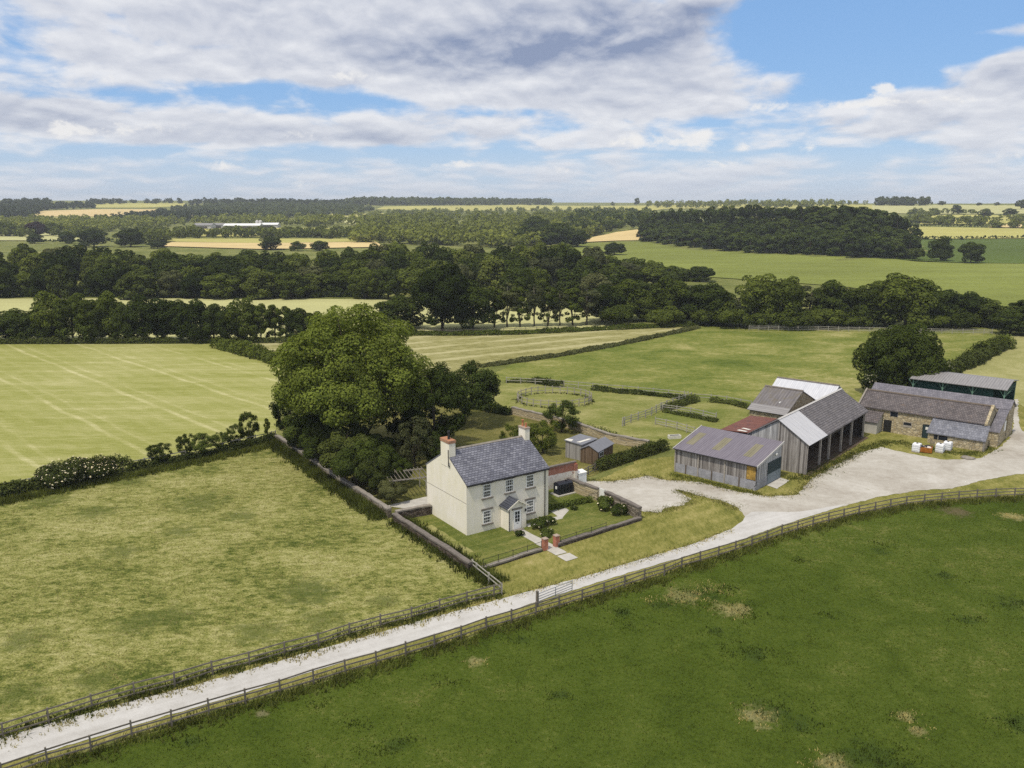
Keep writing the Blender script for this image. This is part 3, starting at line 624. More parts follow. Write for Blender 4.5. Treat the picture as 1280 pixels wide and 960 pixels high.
MB().prism_x([(ym - .16, HR), (ym, HR + .14), (ym + .16, HR)], -.02, HW + .02).build('ridge_tile', M['coping'], roof)
MB().box(-.02, HW + .02, -ov - .09, -ov - .005, HE - ov * sl_ - .1, HE - ov * sl_ + .04).build('gutter', M['iron'], hs)
MB().tube([(9.8, -.08, 0.05), (9.8, -.08, HE - .1)], [.05, .05], 6).build('downpipe', M['iron'], hs)
MB().box(-.012, .0, .0, HD, 3.42, 3.455).build('render_joint', M['sillstone'], hs)
def stack(x0, x1, y0, y1, zt, brick):
    c = MB().box(x0, x1, y0, y1, 6.4, zt).build('chimney', M['render'], hs)
    MB().box(x0 - .05, x1 + .05, y0 - .05, y1 + .05, zt, zt + (.3 if brick else .16)).build('capping', M['brickcap'] if brick else M['capstone'], c)
    MB().box(x0 - .02, x1 + .04, y0 - .12, y0 - .003, 6.7, 6.95).build('flashing', M['steel'], c)
    return c
c1_ = stack(-.04, .72, 3.3, 5.05, 8.95, True)
MB().tube([(.34, 4.0, 9.25), (.34, 4.0, 9.95)], [.13, .12], 8).tube([(.34, 4.0, 9.95), (.34, 4.0, 10.12)], [.17, .17], 8).build('flue_cowl', M['iron'], c1_)
c2_ = stack(9.72, 10.32, 3.55, 4.8, 8.95, False)
for yy in (3.85, 4.45):
    MB().tube([(10.02, yy, 9.11), (10.02, yy, 9.2), (10.02, yy, 9.5), (10.02, yy, 9.56)], [.15, .13, .10, .13], 10).build('chimney_pot', M['pot'], c2_)
MB().tube([(10.02, 4.45, 9.56), (10.02, 4.45, 9.8)], [.08, .18], 8).build('chimney_pot', M['pot'], c2_)
MB().bar((-.10, 3.4, 8.3), (-.10, 3.4, 6.6), .06).bar((-.1, 3.4, 6.6), (-.1, 3.15, 6.55), .09).build('tie_bracket', M['iron'], hs)
for x0, x1, z0, z1, lt in ((1.93, 2.93, 3.66, 5.08, 'lintel'), (4.72, 5.70, 3.68, 5.08, 'lintel'), (7.36, 8.33, 3.68, 5.10, 'lintel'), (1.93, 2.93, .84, 2.26, 'sillstone'), (7.37, 8.33, .84, 2.24, 'sillstone')):
    window_parts(hs, x0, x1, z0, z1, -.003, 4, 4, lintel=lt)
PX0, PX1, PY = 4.13, 6.33, -1.5
po = MB().prism_y([(PX0, 0), (PX1, 0), (PX1, 2.5), ((PX0 + PX1) / 2, 3.1), (PX0, 2.5)], PY, -.01).build('porch', M['render'], hs)
pm_ = (PX0 + PX1) / 2
MB().slab([(PX0 - .22, PY - .18, 2.5), (pm_, PY - .18, 3.28), (pm_, -.004, 3.28), (PX0 - .22, -.004, 2.5)], .09).slab([(pm_, PY - .18, 3.28), (PX1 + .22, PY - .18, 2.5), (PX1 + .22, -.004, 2.5), (pm_, -.004, 3.28)], .09).build('porch_roof', M['porchslate'], po)
MB().bar((PX0 - .24, PY - .2, 2.44), (pm_, PY - .2, 3.24), .035, .13).bar((pm_, PY - .2, 3.24), (PX1 + .24, PY - .2, 2.44), .035, .13).build('bargeboard', M['render'], po)
dr = MB(); dx0, dx1 = 4.72, 5.62
dr.box(dx0, dx1, PY - .05, PY - .003, .06, 2.16)
dr.build('door', M['white'], po)
gl = MB()
for i in range(2):
    for j in range(3):
        gl.box(dx0 + .17 + i * .31, dx0 + .42 + i * .31, PY - .062, PY - .051, .92 + j * .39, 1.25 + j * .39)
gl.build('door_glass', M['glass'], po)
MB().box(dx0 + .36, dx0 + .56, PY - .064, PY - .052, .72, .77).build('letter_plate', M['iron'], po)
MB().box(dx0 - .2, dx1 + .2, PY - .07, PY - .004, 2.24, 2.42).build('door_lintel', M['sillstone'], po)
MB().tube([(PX0 + .02, PY - .06, .05), (PX0 + .02, PY - .06, 2.45)], [.045, .045], 6).build('porch_pipe', M['iron'], po)
MB().box(PX1 - .18, PX1 - .06, PY - .14, PY - .004, 1.85, 2.12).build('wall_lamp', M['iron'], po)
MB().box(dx0 - .15, dx1 + .15, PY - .5, PY - .06, .0, .12).build('doorstep', M['sillstone'], po)

# garden surfaces (house frame)
def harea(name, pts, z, mat, jit=0.05, step=.6): return area(name, None, z, mat, jit, step, world=[hloc(*q) for q in pts])
harea('lawn', [(-4.3, -7.5), (4.4, -7.3), (6.1, -7.3), (17.3, -6.7), (17.8, -5), (17.9, -.4), (17.2, 4.5), (17, 7), (10.3, 8.2), (0, 7.4), (-4.3, 7.7)], .042, M['lawn'])
harea('bare_strip', [(-2.6, 4.4), (-1.5, 4.6), (-1.6, -3.8), (-2.6, -4.1)], .046, M['paddock'], .12)
harea('path', [(4.7, -1.9), (5.7, -1.9), (5.9, -9.0), (4.5, -9.0)], .050, M['concrete'])
harea('path', [(4.55, -9.2), (6.0, -9.2), (6.0, -10.6), (4.5, -10.6)], .050, M['concrete'])
harea('path', [(6.5, -.9), (10.9, -.9), (11.2, 1.0), (13.2, .8), (13.0, -.2), (10.9, -1.7), (6.5, -1.7)], .050, M['concrete'])
harea('patio', [(-3.6, 8.2), (0, 7.9), (3, 8.6), (3, 12.6), (-3.2, 12.4), (-1.4, 10.2)], .052, M['concrete'])
harea('manhole_cover', [(-1.2, 8.9), (-.4, 8.9), (-.4, 9.6), (-1.2, 9.6)], .057, M['lintel'], 0)

# ------------------------------------------------------------------ stone walls and brickwork
def wall(name, pts, h, th, mat, cmat, label, cat='wall', cope=.16, seed=1, jag=.05):
    """stone wall along world points, with its coping as a part"""
    rg = random.Random(seed)
    o = empty(name, (pts[0][0], pts[0][1], 0), 0, label, cat); ox, oy = pts[0]
    P = resample(pts, .7, False)
    n = len(P); hh = [h + rg.uniform(-jag, jag) for _ in P]
    def ring(lo, hi_, t, extra):
        vs = []; fs = []
        for i, (x, y) in enumerate(P):
            a = Vector(P[max(i - 1, 0)]); b = Vector(P[min(i + 1, n - 1)]); d = (b - a).normalized(); nn = Vector((-d.y, d.x))
            w_ = t / 2 + rg.uniform(-extra, extra)
            for s_, z in ((-1, lo[i]), (1, lo[i]), (1, hi_[i]), (-1, hi_[i])): vs.append((x - ox + nn.x * w_ * s_, y - oy + nn.y * w_ * s_, z))
            if i: 
                q = (i - 1) * 4; p = i * 4
                for k in range(4): fs.append((q + k, q + (k + 1) % 4, p + (k + 1) % 4, p + k))
        fs += [(0, 1, 2, 3), ((n - 1) * 4 + 3, (n - 1) * 4 + 2, (n - 1) * 4 + 1, (n - 1) * 4)]
        return MB().add(vs, fs)
    ring([-.05] * n, hh, th, .03).build('stonework', M[mat], o)
    ring([q - .001 for q in hh], [q + cope for q in hh], th + .09, .03).build('coping', M[cmat], o)
    return o
wl = [G(*q, 1.2) for q in ((345, 542), (352, 546), (366, 554.5), (410, 585), (456, 614), (487, 634.5))]
wall('stone_wall', wl, .92, .42, 'wstone', 'coping', 'long mossy stone wall running under the dark bushes left of the orchard')
wall('stone_wall', [hloc(-4.4, 7.6), hloc(-4.3, 2), hloc(-4.15, -7.45)], .85, .42, 'dstone', 'dcoping', 'dark stone wall beside the lawn on the blank gable side of the farmhouse', seed=2)
wall('stone_wall', [hloc(-4.1, 7.85), hloc(-.06, 7.45)], 1.0, .42, 'dstone', 'coping', 'short stone wall joining the farmhouse rear corner to the side wall', seed=3)
wall('low_wall', [hloc(-3.0, -7.7), hloc(0, -7.55), hloc(4.0, -7.35)], .2, .3, 'dstone', 'coping', 'low stone wall under iron railings left of the brick gate pillars', seed=4)
wall('low_wall', [hloc(5.9, -7.45), hloc(12, -7.1), hloc(17.6, -6.75)], .28, .34, 'dstone', 'dcoping', 'low dark stone wall between the brick gate pillars and the gravel corner', seed=5)
wall('stone_wall', [hloc(17.6, -6.6), hloc(17.95, -4.2), hloc(18.0, -.55)], 1.25, .42, 'wstone', 'dcoping', 'stone garden wall from the gravel corner up to the white gate', seed=6)
wall('stone_wall', [hloc(17.7, .35), hloc(17.4, 3), hloc(17.3, 5.4)], 1.4, .42, 'bstone', 'dcoping', 'stone garden wall between the white gate and the white cabinet', seed=7)
wall('stone_wall', [G(*q) for q in ((640, 518), (681, 528), (718, 537), (762, 553), (811, 562))], 1.15, .45, 'bstone', 'coping', 'pale rough stone wall behind the two sheds, ivy along its top', seed=8)
# white gate
g = empty('garden_gate', (*hloc(17.85, -.1), 0), HA + R(90), 'white boarded gate set in the stone garden wall by the gravel', 'gate')
MB().box(-.42, .42, -.03, .03, .06, 1.55).build('gate_panel', M['white'], g); MB().box(-.55, -.43, -.07, .07, 0, 1.65).build('gate_post', M['dirtywhite'], g); MB().box(.43, .55, -.07, .07, 0, 1.65).build('gate_post', M['dirtywhite'], g)
# gate pillars
for i, (x, y) in enumerate(((4.5, -7.0), (5.9, -7.0))):
    o = empty('gate_pillar', (*hloc(x, y - .25), 0), HA, ('red brick gate pillar on the left of the front path' if i == 0 else 'red brick gate pillar on the right of the front path'), 'pillar')
    MB().box(-.24, .24, -.24, .24, 0, 1.15).build('shaft', M['pillarbrick'], o); MB().box(-.27, .27, -.27, .27, 1.152, 1.22).build('cap', M['capstone'], o)
# iron railings on the low walls
def railings(p, q, label, h0=.45, h=.75):
    o = empty('iron_railing', (*p, 0), 0, label, 'railing'); d = Vector(q) - Vector(p); L = d.length; d.normalize()
    m = MB(); 
    for z in (h0 + .25, h0 + h): m.bar((0, 0, z), (d.x * L, d.y * L, z), .03)
    m.build('rail', M['iron'], o)
    k = int(L / 1.6)
    for i in range(k + 1):
        t = L * i / k; MB().bar((d.x * t, d.y * t, h0 - .2), (d.x * t, d.y * t, h0 + h + .1), .05).build('upright', M['iron'], o)
railings(hloc(-2.9, -7.68), hloc(4.0, -7.36), 'thin iron railing on the low wall below the lawn stripes', .3, .7)
railings(hloc(6.3, -7.42), hloc(12.5, -7.06), 'thin iron railing on the low wall right of the gate pillars', .38, .55)
# brick wall, tank, cabinet
bw = empty('brick_wall', (*hloc(15.2, 6.6), 0), HA, 'tall red brick wall whitewashed low down, behind the black oil tank', 'wall')
MB().box(-4.9, 4.1, -.15, .15, 0, 2.75).build('brickwork', M['redbrick'], bw); MB().box(-4.95, 4.15, -.2, .2, 2.752, 2.86).build('coping', M['dcoping'], bw)
MB().box(3.75, 4.12, -.45, -.152, 0, 2.6).build('pier', M['redbrick'], bw)
tk = empty('oil_tank', (*hloc(15.9, 4.55), 0), HA, 'black plastic oil tank on a concrete slab beside the farmhouse', 'tank')
MB().box(-1.35, 1.45, -.8, .75, .0, .14).build('slab', M['concrete'], tk)
t_ = MB()
t_.box(-1.05, 1.05, -.5, .5, .15, 1.35)
for i in range(5): t_.box(-1.0 + i * .44, -.76 + i * .44, -.57, .57, .22, 1.3)
t_.prism_x([(-.5, 1.35), (.5, 1.35), (.3, 1.52), (-.3, 1.52)], -1.0, 1.0)
t_.build('body', M['tank'], tk); MB().tube([(.4, 0, 1.52), (.4, 0, 1.62)], [.14, .14], 10).build('filler_cap', M['black'], tk)
MB().box(-1.13, -1.055, -.2, .05, .8, 1.1).build('gauge', M['white'], tk)
cb = empty('cabinet', (*hloc(19.95, 6.5), 0), HA, 'white meter cabinet at the end of the red brick wall', 'cabinet')
MB().box(-.45, .75, -.35, .55, 0, 1.35).build('body', M['ibc'], cb); MB().slab([(-.5, -.4, 1.36), (.8, -.4, 1.36), (.8, .6, 1.48), (-.5, .6, 1.48)], .06).build('lid', M['white'], cb)
# pergola
pg = empty('pergola', (*G(513, 622), 0), R(20), 'slatted timber pergola on posts behind the farmhouse gable', 'pergola')
for x in (-2.1, 1.9):
    for y in (0, 3.2): MB().bar((x, y, 0), (x, y, 2.2), .1).build('post', M['fence_pale'], pg)
for y in (0, 3.2): MB().bar((-2.5, y, 2.25), (2.3, y, 2.25), .07, .14).build('beam', M['timber'], pg)
for i in range(11): MB().bar((-2.4 + i * .46, -.5, 2.36), (-2.4 + i * .46, 3.7, 2.36), .06, .09).build('slat', M['fence'], pg)
m_ = MB()
for x in (-2.1, 1.9): m_.bar((x, 0, 1.7), (x + .5, 0, 2.2), .07).bar((x, 0, 1.7), (x - .5, 0, 2.2), .07)
m_.build('brace', M['fence_pale'], pg)
# sheds
sh = empty('garden_shed', (*G(660 + 392 / 6, 540 + 228 / 6), 0), R(-32), 'small brown garden shed with grey felt roof and one side window', 'shed')
sw, sd, e_, r_ = 2.5, 4.6, 1.9, 2.5
MB().prism_y([(0, 0), (sw, 0), (sw, e_), (sw / 2, r_), (0, e_)], 0, sd).build('wall', M['shedbrown'], sh)
MB().slab([(-.15, -.12, e_ - .06), (sw / 2, -.12, r_ + .06), (sw / 2, sd + .12, r_ + .06), (-.15, sd + .12, e_ - .06)], .07).slab([(sw / 2, -.12, r_ + .06), (sw + .15, -.12, e_ - .06), (sw + .15, sd + .12, e_ - .06), (sw / 2, sd + .12, r_ + .06)], .07).build('roof', M['shedfelt'], sh)
MB().box(.7, 1.7, -.04, -.003, .08, 1.8).build('door', M['shedbrown'], sh)
wn_ = MB().box(sw + .003, sw + .05, .5, 1.7, .95, 1.6).build('window', M['white'], sh); MB().box(sw + .051, sw + .06, .58, 1.07, 1.02, 1.53).box(sw + .051, sw + .06, 1.13, 1.62, 1.02, 1.53).build('pane', M['glass'], wn_)
s2 = empty('garden_shed', (*G(706.7, 571.7), 0), R(-40), 'old silver boarded shed with sagging flat roof and torn white felt', 'shed')
MB().prism_y([(0, 0), (2.6, 0), (2.6, 2.2), (0, 2.35)], 0, 3.4).build('wall', M['shedgrey'], s2)
MB().slab([(-.15, -.15, 2.44), (2.75, -.15, 2.29), (2.75, 3.55, 2.35), (-.15, 3.55, 2.5)], .08).build('roof', M['shedfelt'], s2)
MB().slab([(-.1, -.1, 2.47), (1.0, -.1, 2.42), (.7, .8, 2.43), (-.1, .6, 2.48)], .012).slab([(1.6, .2, 2.385), (2.1, .4, 2.37), (2.3, 2.8, 2.38), (1.9, 2.6, 2.395)], .012).build('torn_felt', M['dirtywhite'], s2)

# ------------------------------------------------------------------ timber barn with purple roof
tb = frame('timber_barn', 843, 589.1, -42.13, 'low timber clad barn with purple sheet roof, three stained skylights and yellow panel', 'barn')
BW, BD, E0, E1 = 11.0, 6.6, 3.05, 4.5
MB().prism_x([(0, 0), (BD, 0), (BD, 1.15), (0, 1.15)], 0, BW).build('block_base', M['block'], tb)
MB().prism_x([(.04, 1.152), (BD - .04, 1.152), (BD - .04, E1 - .05), (.04, E0 - .05)], .04, BW - .04).build('cladding', M['boards'], tb)
MB().prism_x([(.06, 1.153), (2.85, 1.153), (2.85, E0 + .55), (.06, E0 - .1)], BW - .039, BW - .012).prism_x([(2.85, 2.75), (BD - .06, 2.75), (BD - .06, E1 - .1), (2.85, E0 + .55)], BW - .039, BW - .012).build('gable_boards', M['boards_pale'], tb)
r0 = .18; k_ = (E1 - E0) / BD
zr = lambda y: E0 + .08 + k_ * y
rt = MB().slab([(-.12, -.25, zr(-.25)), (BW + .12, -.25, zr(-.25)), (BW + .12, BD + .1, zr(BD + .1)), (-.12, BD + .1, zr(BD + .1))], .09).build('roof', M['purple'], tb)
for x0 in (.55, 4.2, 8.4):
    MB().slab([(x0, 1.5, zr(1.5) + .012), (x0 + 1.05, 1.5, zr(1.5) + .012), (x0 + 1.05, 4.9, zr(4.9) + .012), (x0, 4.9, zr(4.9) + .012)], .009).build('skylight', M['skylight'], rt)
for x in (-.16, BW + .16):
    MB().bar((x, -.3, zr(-.3) - .04), (x, BD + .12, zr(BD + .12) - .04), .08, .24).build('bargeboard', M['trim'], tb)
MB().box(-.12, BW + .1, -.36, -.262, E0 - .08, E0 + .02).build('gutter', M['iron'], tb)
MB().tube([(BW + .02, -.33, E0 - .05), (BW + .06, -.12, E0 - .45), (BW + .06, -.12, .7), (BW - .1, -.2, .55)], [.05, .05, .05, .05], 6).build('downpipe', M['iron'], tb)
MB().box(9.75, BW - .12, -.03, .036, 1.25, E0 - .12).build('yellow_panel', M['yellow'], tb)
for i, x in enumerate((0.04, 1.6, 3.3, 5.2, 6.9, 8.85)):
    MB().box(x - .07, x + .09, -.07, .034, 0, 1.2 if i % 2 else E0 - .15).build('post', M['lintel'] if i % 2 else M['timber'], tb)
MB().box(BW + .003, BW + .06, 2.95, BD - .05, .1, 1.3).build('lower_door', M['bluegreen'], tb)
MB().box(BW + .003, BW + .055, 2.95, BD - .05, 1.31, 2.74).build('upper_door', M['greendoor'], tb)
MB().tube([(BW - .01, 4.8, 3.5), (BW + .22, 4.8, 3.42)], [.12, .16], 10).build('flood_lamp', M['white'], tb)
TA = R(-42.13); TX, TY = tb.location.x, tb.location.y
def tloc(x, y): return (TX + x * math.cos(TA) - y * math.sin(TA), TY + x * math.sin(TA) + y * math.cos(TA))
area('concrete_apron', None, .05, M['concrete'], .03, .6, world=[tloc(11.1, 2.7), tloc(12.6, 2.3), tloc(12.4, 6.2), tloc(11.05, 6.55)])

# ------------------------------------------------------------------ cart shed and the barns behind it
CA = 50.1
cs = frame('cart_shed', 1006.1, 593.7, CA, 'open fronted cart shed on timber posts with pale metal sheets on its near roof end', 'barn')
CL, CD, CE, CR = 22.6, 7.6, 4.05, 6.5
CX, CY, CAr = cs.location.x, cs.location.y, R(CA)
def cloc(x, y): return (CX + x * math.cos(CAr) - y * math.sin(CAr), CY + x * math.sin(CAr) + y * math.cos(CAr))
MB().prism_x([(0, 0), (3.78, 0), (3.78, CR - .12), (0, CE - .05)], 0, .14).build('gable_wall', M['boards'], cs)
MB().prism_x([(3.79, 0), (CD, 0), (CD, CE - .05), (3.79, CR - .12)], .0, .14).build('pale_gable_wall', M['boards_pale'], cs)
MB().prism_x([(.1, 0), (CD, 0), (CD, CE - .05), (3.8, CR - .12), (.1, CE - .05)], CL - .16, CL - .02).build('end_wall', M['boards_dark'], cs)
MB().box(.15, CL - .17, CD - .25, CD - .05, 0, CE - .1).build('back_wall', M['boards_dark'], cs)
kk = (CR - CE) / 3.8
def crz(y): return CE + kk * y if y < 3.8 else CR - kk * (y - 3.8)
ra = MB()
ra.slab([(6.0, -.35, crz(-.35) + .1), (CL + .2, -.35, crz(-.35) + .1), (CL + .2, 3.8, CR + .1), (6.0, 3.8, CR + .1)], .12)
ra.slab([(-.2, 3.8, CR + .1), (CL + .2, 3.8, CR + .1), (CL + .2, CD + .2, crz(CD + .2) + .1), (-.2, CD + .2, crz(CD + .2) + .1)], .12)
ra = ra.build('roof', M['cartslate'], cs)
MB().slab([(-.25, -.38, crz(-.38) + .13), (6.08, -.38, crz(-.38) + .13), (6.08, 3.8, CR + .13), (-.25, 3.8, CR + .13)], .05).build('metal_sheets', M['palemetal'], ra)
MB().prism_x([(3.62, CR + .1), (3.8, CR + .24), (3.98, CR + .1)], -.22, CL + .2).build('ridge_capping', M['trim'], ra)
for x in (.25, 4.9, 8.25, 12.9, 17.0, 22.3):
    MB().bar((x, .06, 0), (x, .06, CE - .02), .24).build('post', M['timber'], cs)
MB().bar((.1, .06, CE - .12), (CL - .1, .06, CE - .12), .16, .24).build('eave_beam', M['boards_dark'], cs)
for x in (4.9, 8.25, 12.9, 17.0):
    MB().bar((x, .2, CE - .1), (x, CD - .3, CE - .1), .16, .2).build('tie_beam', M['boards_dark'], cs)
m_ = MB()
for x0, x1 in ((.3, 4.9), (12.9, 17.0), (17.0, 22.3)): m_.bar((x0, 2.5, 1.3), (x1, 2.5, 1.3), .1, .14)
m_.build('inner_rail', M['fence'], cs)
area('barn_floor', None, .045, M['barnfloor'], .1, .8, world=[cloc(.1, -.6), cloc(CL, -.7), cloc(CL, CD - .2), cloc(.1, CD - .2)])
# red lean-to
rl = empty('lean_to', (*cloc(0, 7.75), 0), CAr, 'small lean-to with rusty red sheet roof between the purple roofed barn and stone barn', 'shed')
MB().box(0.02, 8.9, 0.02, 3.6, 0, 3.75).build('wall', M['boards_pale'], rl)
MB().slab([(-.12, -.1, 4.12), (9.1, -.1, 4.2), (9.1, 3.8, 3.98), (-.12, 3.8, 3.9)], .07).build('roof', M['rust'], rl)
MB().slab([(1.2, .5, 4.135), (1.6, .3, 4.14), (2.0, 1.5, 4.075), (1.6, 1.7, 4.065)], .012).slab([(.1, .4, 4.13), (.5, .3, 4.135), (.9, 1.6, 4.055), (.4, 1.8, 4.04)], .012).build('patch', M['dirtywhite'], rl)
# stone barn with fibre sheet roof, ridge across
def cross_barn(name, label, x0, xr, x1, y0, y1, e0, zr_, wallmat, roofmat, strip=None):
    o = empty(name, (*cloc(x0, y0), 0), CAr, label, 'barn'); D = x1 - x0; rr = xr - x0; L = y1 - y0
    MB().prism_y([(0, 0), (D, 0), (D, e0), (rr, zr_ - .1), (0, e0)], 0, L).build('wall', M[wallmat], o)
    ka = (zr_ - e0) / rr
    r = MB().slab([(-.3, -.1, e0 - .3 * ka + .08), (rr, -.1, zr_ + .06), (rr, L + .25, zr_ + .06), (-.3, L + .25, e0 - .3 * ka + .08)], .1).slab([(rr, -.1, zr_ + .06), (D + .3, -.1, e0 - .3 * ka + .08), (D + .3, L + .25, e0 - .3 * ka + .08), (rr, L + .25, zr_ + .06)], .1).build('roof', M[roofmat], o)
    MB().prism_y([(rr - .2, zr_ + .05), (rr + .2, zr_ + .05), (rr, zr_ + .2)], -.1, L + .25).build('ridge_capping', M['dcoping'], r)
    return o, r, ka
o, r, ka = cross_barn('stone_barn', 'stone barn with brown grey corrugated roof behind the rusty lean-to', 12.6, 18.2, 23.8, 7.75, 13.2, 4.05, 6.45, 'bstone', 'greysheet')
MB().slab([(-.36, -.08, 4.02), (1.2, -.08, 4.02 + 1.56 * ka), (1.2, 5.72, 4.02 + 1.56 * ka), (-.36, 5.72, 4.02)], .03).build('lower_sheet', M['dutchroof'], r)
MB().box(1.9, 2.4, 1.8, 1.95, 5.04, 5.2).build('patch', M['white'], r)
cross_barn('metal_shed', 'shed with pale white metal roof rising behind the stone barn', 24.0, 27.2, 30.6, 5.6, 15.0, 4.3, 6.05, 'boards_pale', 'whitemetal')

# ------------------------------------------------------------------ long stone barn range
LA = -40.0; LX, LY = 56.077, 118.672; LAr = R(LA)
def lloc(x, y): return (LX + x * math.cos(LAr) - y * math.sin(LAr), LY + x * math.sin(LAr) + y * math.cos(LAr))
lb = empty('stone_barn', (LX, LY, 0), LAr, 'long stone barn with brown mossy roof, blue door and two small windows', 'barn')
LE, LR, LY_ = 3.45, 5.25, 3.3
MB().prism_x([(0, 0), (2 * LY_, 0), (2 * LY_, LE), (LY_, LR - .08), (0, LE)], -4.6, 12.4).build('wall', M['bstone'], lb)
kl = (LR - LE) / LY_
r = MB().slab([(-4.7, -.25, LE - .25 * kl + .1), (12.1, -.25, LE - .25 * kl + .1), (12.1, LY_, LR + .08), (-4.7, LY_, LR + .08)], .12).slab([(-4.7, LY_, LR + .08), (12.1, LY_, LR + .08), (12.1, 2 * LY_ + .1, LE + .05), (-4.7, 2 * LY_ + .1, LE + .05)], .12).build('roof', M['mossroof'], lb)
MB().prism_x([(LY_ - .2, LR + .06), (LY_, LR + .22), (LY_ + .2, LR + .06)], -4.7, 12.1).build('ridge_tile', M['lintel'], r)
MB().prism_x([(-.3, LE - .22), (-.3, LE + .1), (LY_, LR + .28), (2 * LY_ + .1, LE + .2), (2 * LY_ + .1, LE - .2), (LY_, LR - .1)], 12.12, 12.48).build('gable_coping', M['bstone'], lb)
MB().prism_x([(-.3, LE - .1), (-.3, LE + .2), (LY_, LR + .3), (LY_, LR)], -4.95, -4.72).build('gable_coping', M['coping'], lb)
def barn_opening(x0, x1, z0, z1, nm, mat, fr=None):
    o = MB().box(x0, x1, -.03, -.003, z0, z1).build(nm, M[mat], lb)
    if fr: MB().box(x0 - .07, x0, -.05, -.003, z0, z1).box(x1, x1 + .07, -.05, -.003, z0, z1).box(x0 - .07, x1 + .07, -.05, -.003, z1, z1 + .1).build('frame', M[fr], o)
    return o
barn_opening(-.2, .75, 2.5, 3.15, 'window', 'glass', 'violetslate'); o = barn_opening(1.7, 2.75, 1.2, 1.9, 'window', 'glass', 'timber')
MB().box(1.7, 2.75, -.04, -.031, 1.2, 1.5).build('shutter', M['timber'], o)
o = barn_opening(4.35, 5.4, .05, 1.95, 'door', 'bluegreen', 'iron'); o.data.materials[0] = M['greendoor']
MB().box(4.7, 5.05, -.045, -.031, 1.3, 1.7).build('notice', M['white'], o)
barn_opening(-1.05, .05, .02, 1.85, 'doorway', 'black')
# front annex
an = empty('outbuilding', (*lloc(5.55, -2.3), 0), LAr, 'small stone outbuilding with blue grey slate roof in front of the long barn', 'outbuilding')
MB().prism_x([(0, 0), (2.27, 0), (2.27, 3.0), (0, 1.58)], 0.05, 7.2).build('wall', M['bstone'], an)
MB().slab([(-.15, -.2, 1.56), (7.35, -.2, 1.56), (7.25, 2.28, 3.24), (0, 2.28, 3.24)], .1).build('roof', M['blueslate'], an)
o = MB().box(.85, 2.6, -.03, -.003, .72, 1.36).build('window', M['glass'], an); MB().box(1.35, 1.43, -.05, -.031, .72, 1.36).box(.8, 2.65, -.05, -.031, 1.361, 1.43).build('frame', M['timber'], o)
MB().box(7.0, 7.23, -.04, .3, 0, 1.5).build('quoin', M['coping'], an)
# small lean-to at the barn's left end
sm = empty('lean_to', (*lloc(-3.9, -2.4), 0), LAr, 'small rendered lean-to with mossy roof between cart shed and long barn', 'shed')
MB().prism_x([(0, 0), (2.37, 0), (2.37, 2.75), (0, 1.75)], 0, 2.6).build('wall', M['concrete'], sm)
MB().slab([(-.1, -.2, 1.78), (2.75, -.2, 1.78), (2.75, 2.38, 2.95), (-.1, 2.38, 2.95)], .08).build('roof', M['mossroof'], sm)
# rear range
rb = empty('slate_barn', (*lloc(-5.2, 6.75), 0), LAr, 'low barn with violet slate roof directly behind the long stone barn', 'barn')
MB().prism_x([(0, 0), (4.4, 0), (4.4, 4.1), (1.9, 5.4), (0, 4.4)], 0, 19.0).build('wall', M['bstone'], rb)
MB().slab([(-.1, -.12, 4.45), (19.2, -.12, 4.45), (19.2, 1.9, 5.5), (-.1, 1.9, 5.5)], .1).slab([(-.1, 1.9, 5.5), (19.2, 1.9, 5.5), (19.2, 4.7, 4.05), (-.1, 4.7, 4.05)], .1).build('roof', M['violetslate'], rb)
ex = empty('lean_to', (*lloc(12.55, 1.2), 0), LAr, 'narrow sloping violet slate lean-to on the right gable of the long barn', 'shed')
MB().prism_x([(0, 0), (5.4, 0), (5.4, 4.1), (0, 2.2)], 0, 1.15).build('wall', M['bstone'], ex)
MB().slab([(-.03, -.15, 2.25), (1.3, -.15, 2.25), (1.3, 5.45, 4.35), (-.03, 5.45, 4.35)], .1).build('roof', M['violetslate'], ex)
MB().box(1.16, 1.24, 3.6, 4.6, 1.6, 3.0).build('sheet', M['white'], ex)
# dutch barn
db = empty('dutch_barn', (*lloc(-2.6, 20.3), -.35), LAr, 'open dutch barn with grey roof and dark green netting behind the long barn', 'barn')
MB().slab([(-.4, -.5, 5.0), (13.9, -.5, 5.0), (13.9, 4.6, 5.75), (-.4, 4.6, 5.75)], .09).slab([(-.4, 4.6, 5.75), (13.9, 4.6, 5.75), (13.9, 9.6, 5.0), (-.4, 9.6, 5.0)], .09).build('roof', M['dutchroof'], db)
MB().box(-.2, 11.9, .45, .5, .0, 4.7).build('netting', M['dutchgreen'], db)
MB().box(.2, 13.5, 8.8, 8.9, 0, 4.8).build('back_wall', M['dutchgreen'], db)
for x in (.1, 4.6, 9.0, 13.5):
    for y in (0, 9.1): MB().bar((x, y, 0), (x, y, 4.92), .17).build('post', M['greensteel'], db)
m_ = MB()
for x in (.1, 4.6, 9.0, 13.5): m_.bar((x, 0, 3.7), (x + .75, 0, 4.85), .08).bar((x, 0, 3.7), (x - .75, 0, 4.85), .08)
m_.build('brace', M['greensteel'], db)
MB().box(13.55, 13.62, .2, 9.0, 3.9, 4.9).build('side_sheet', M['dutchgreen'], db)

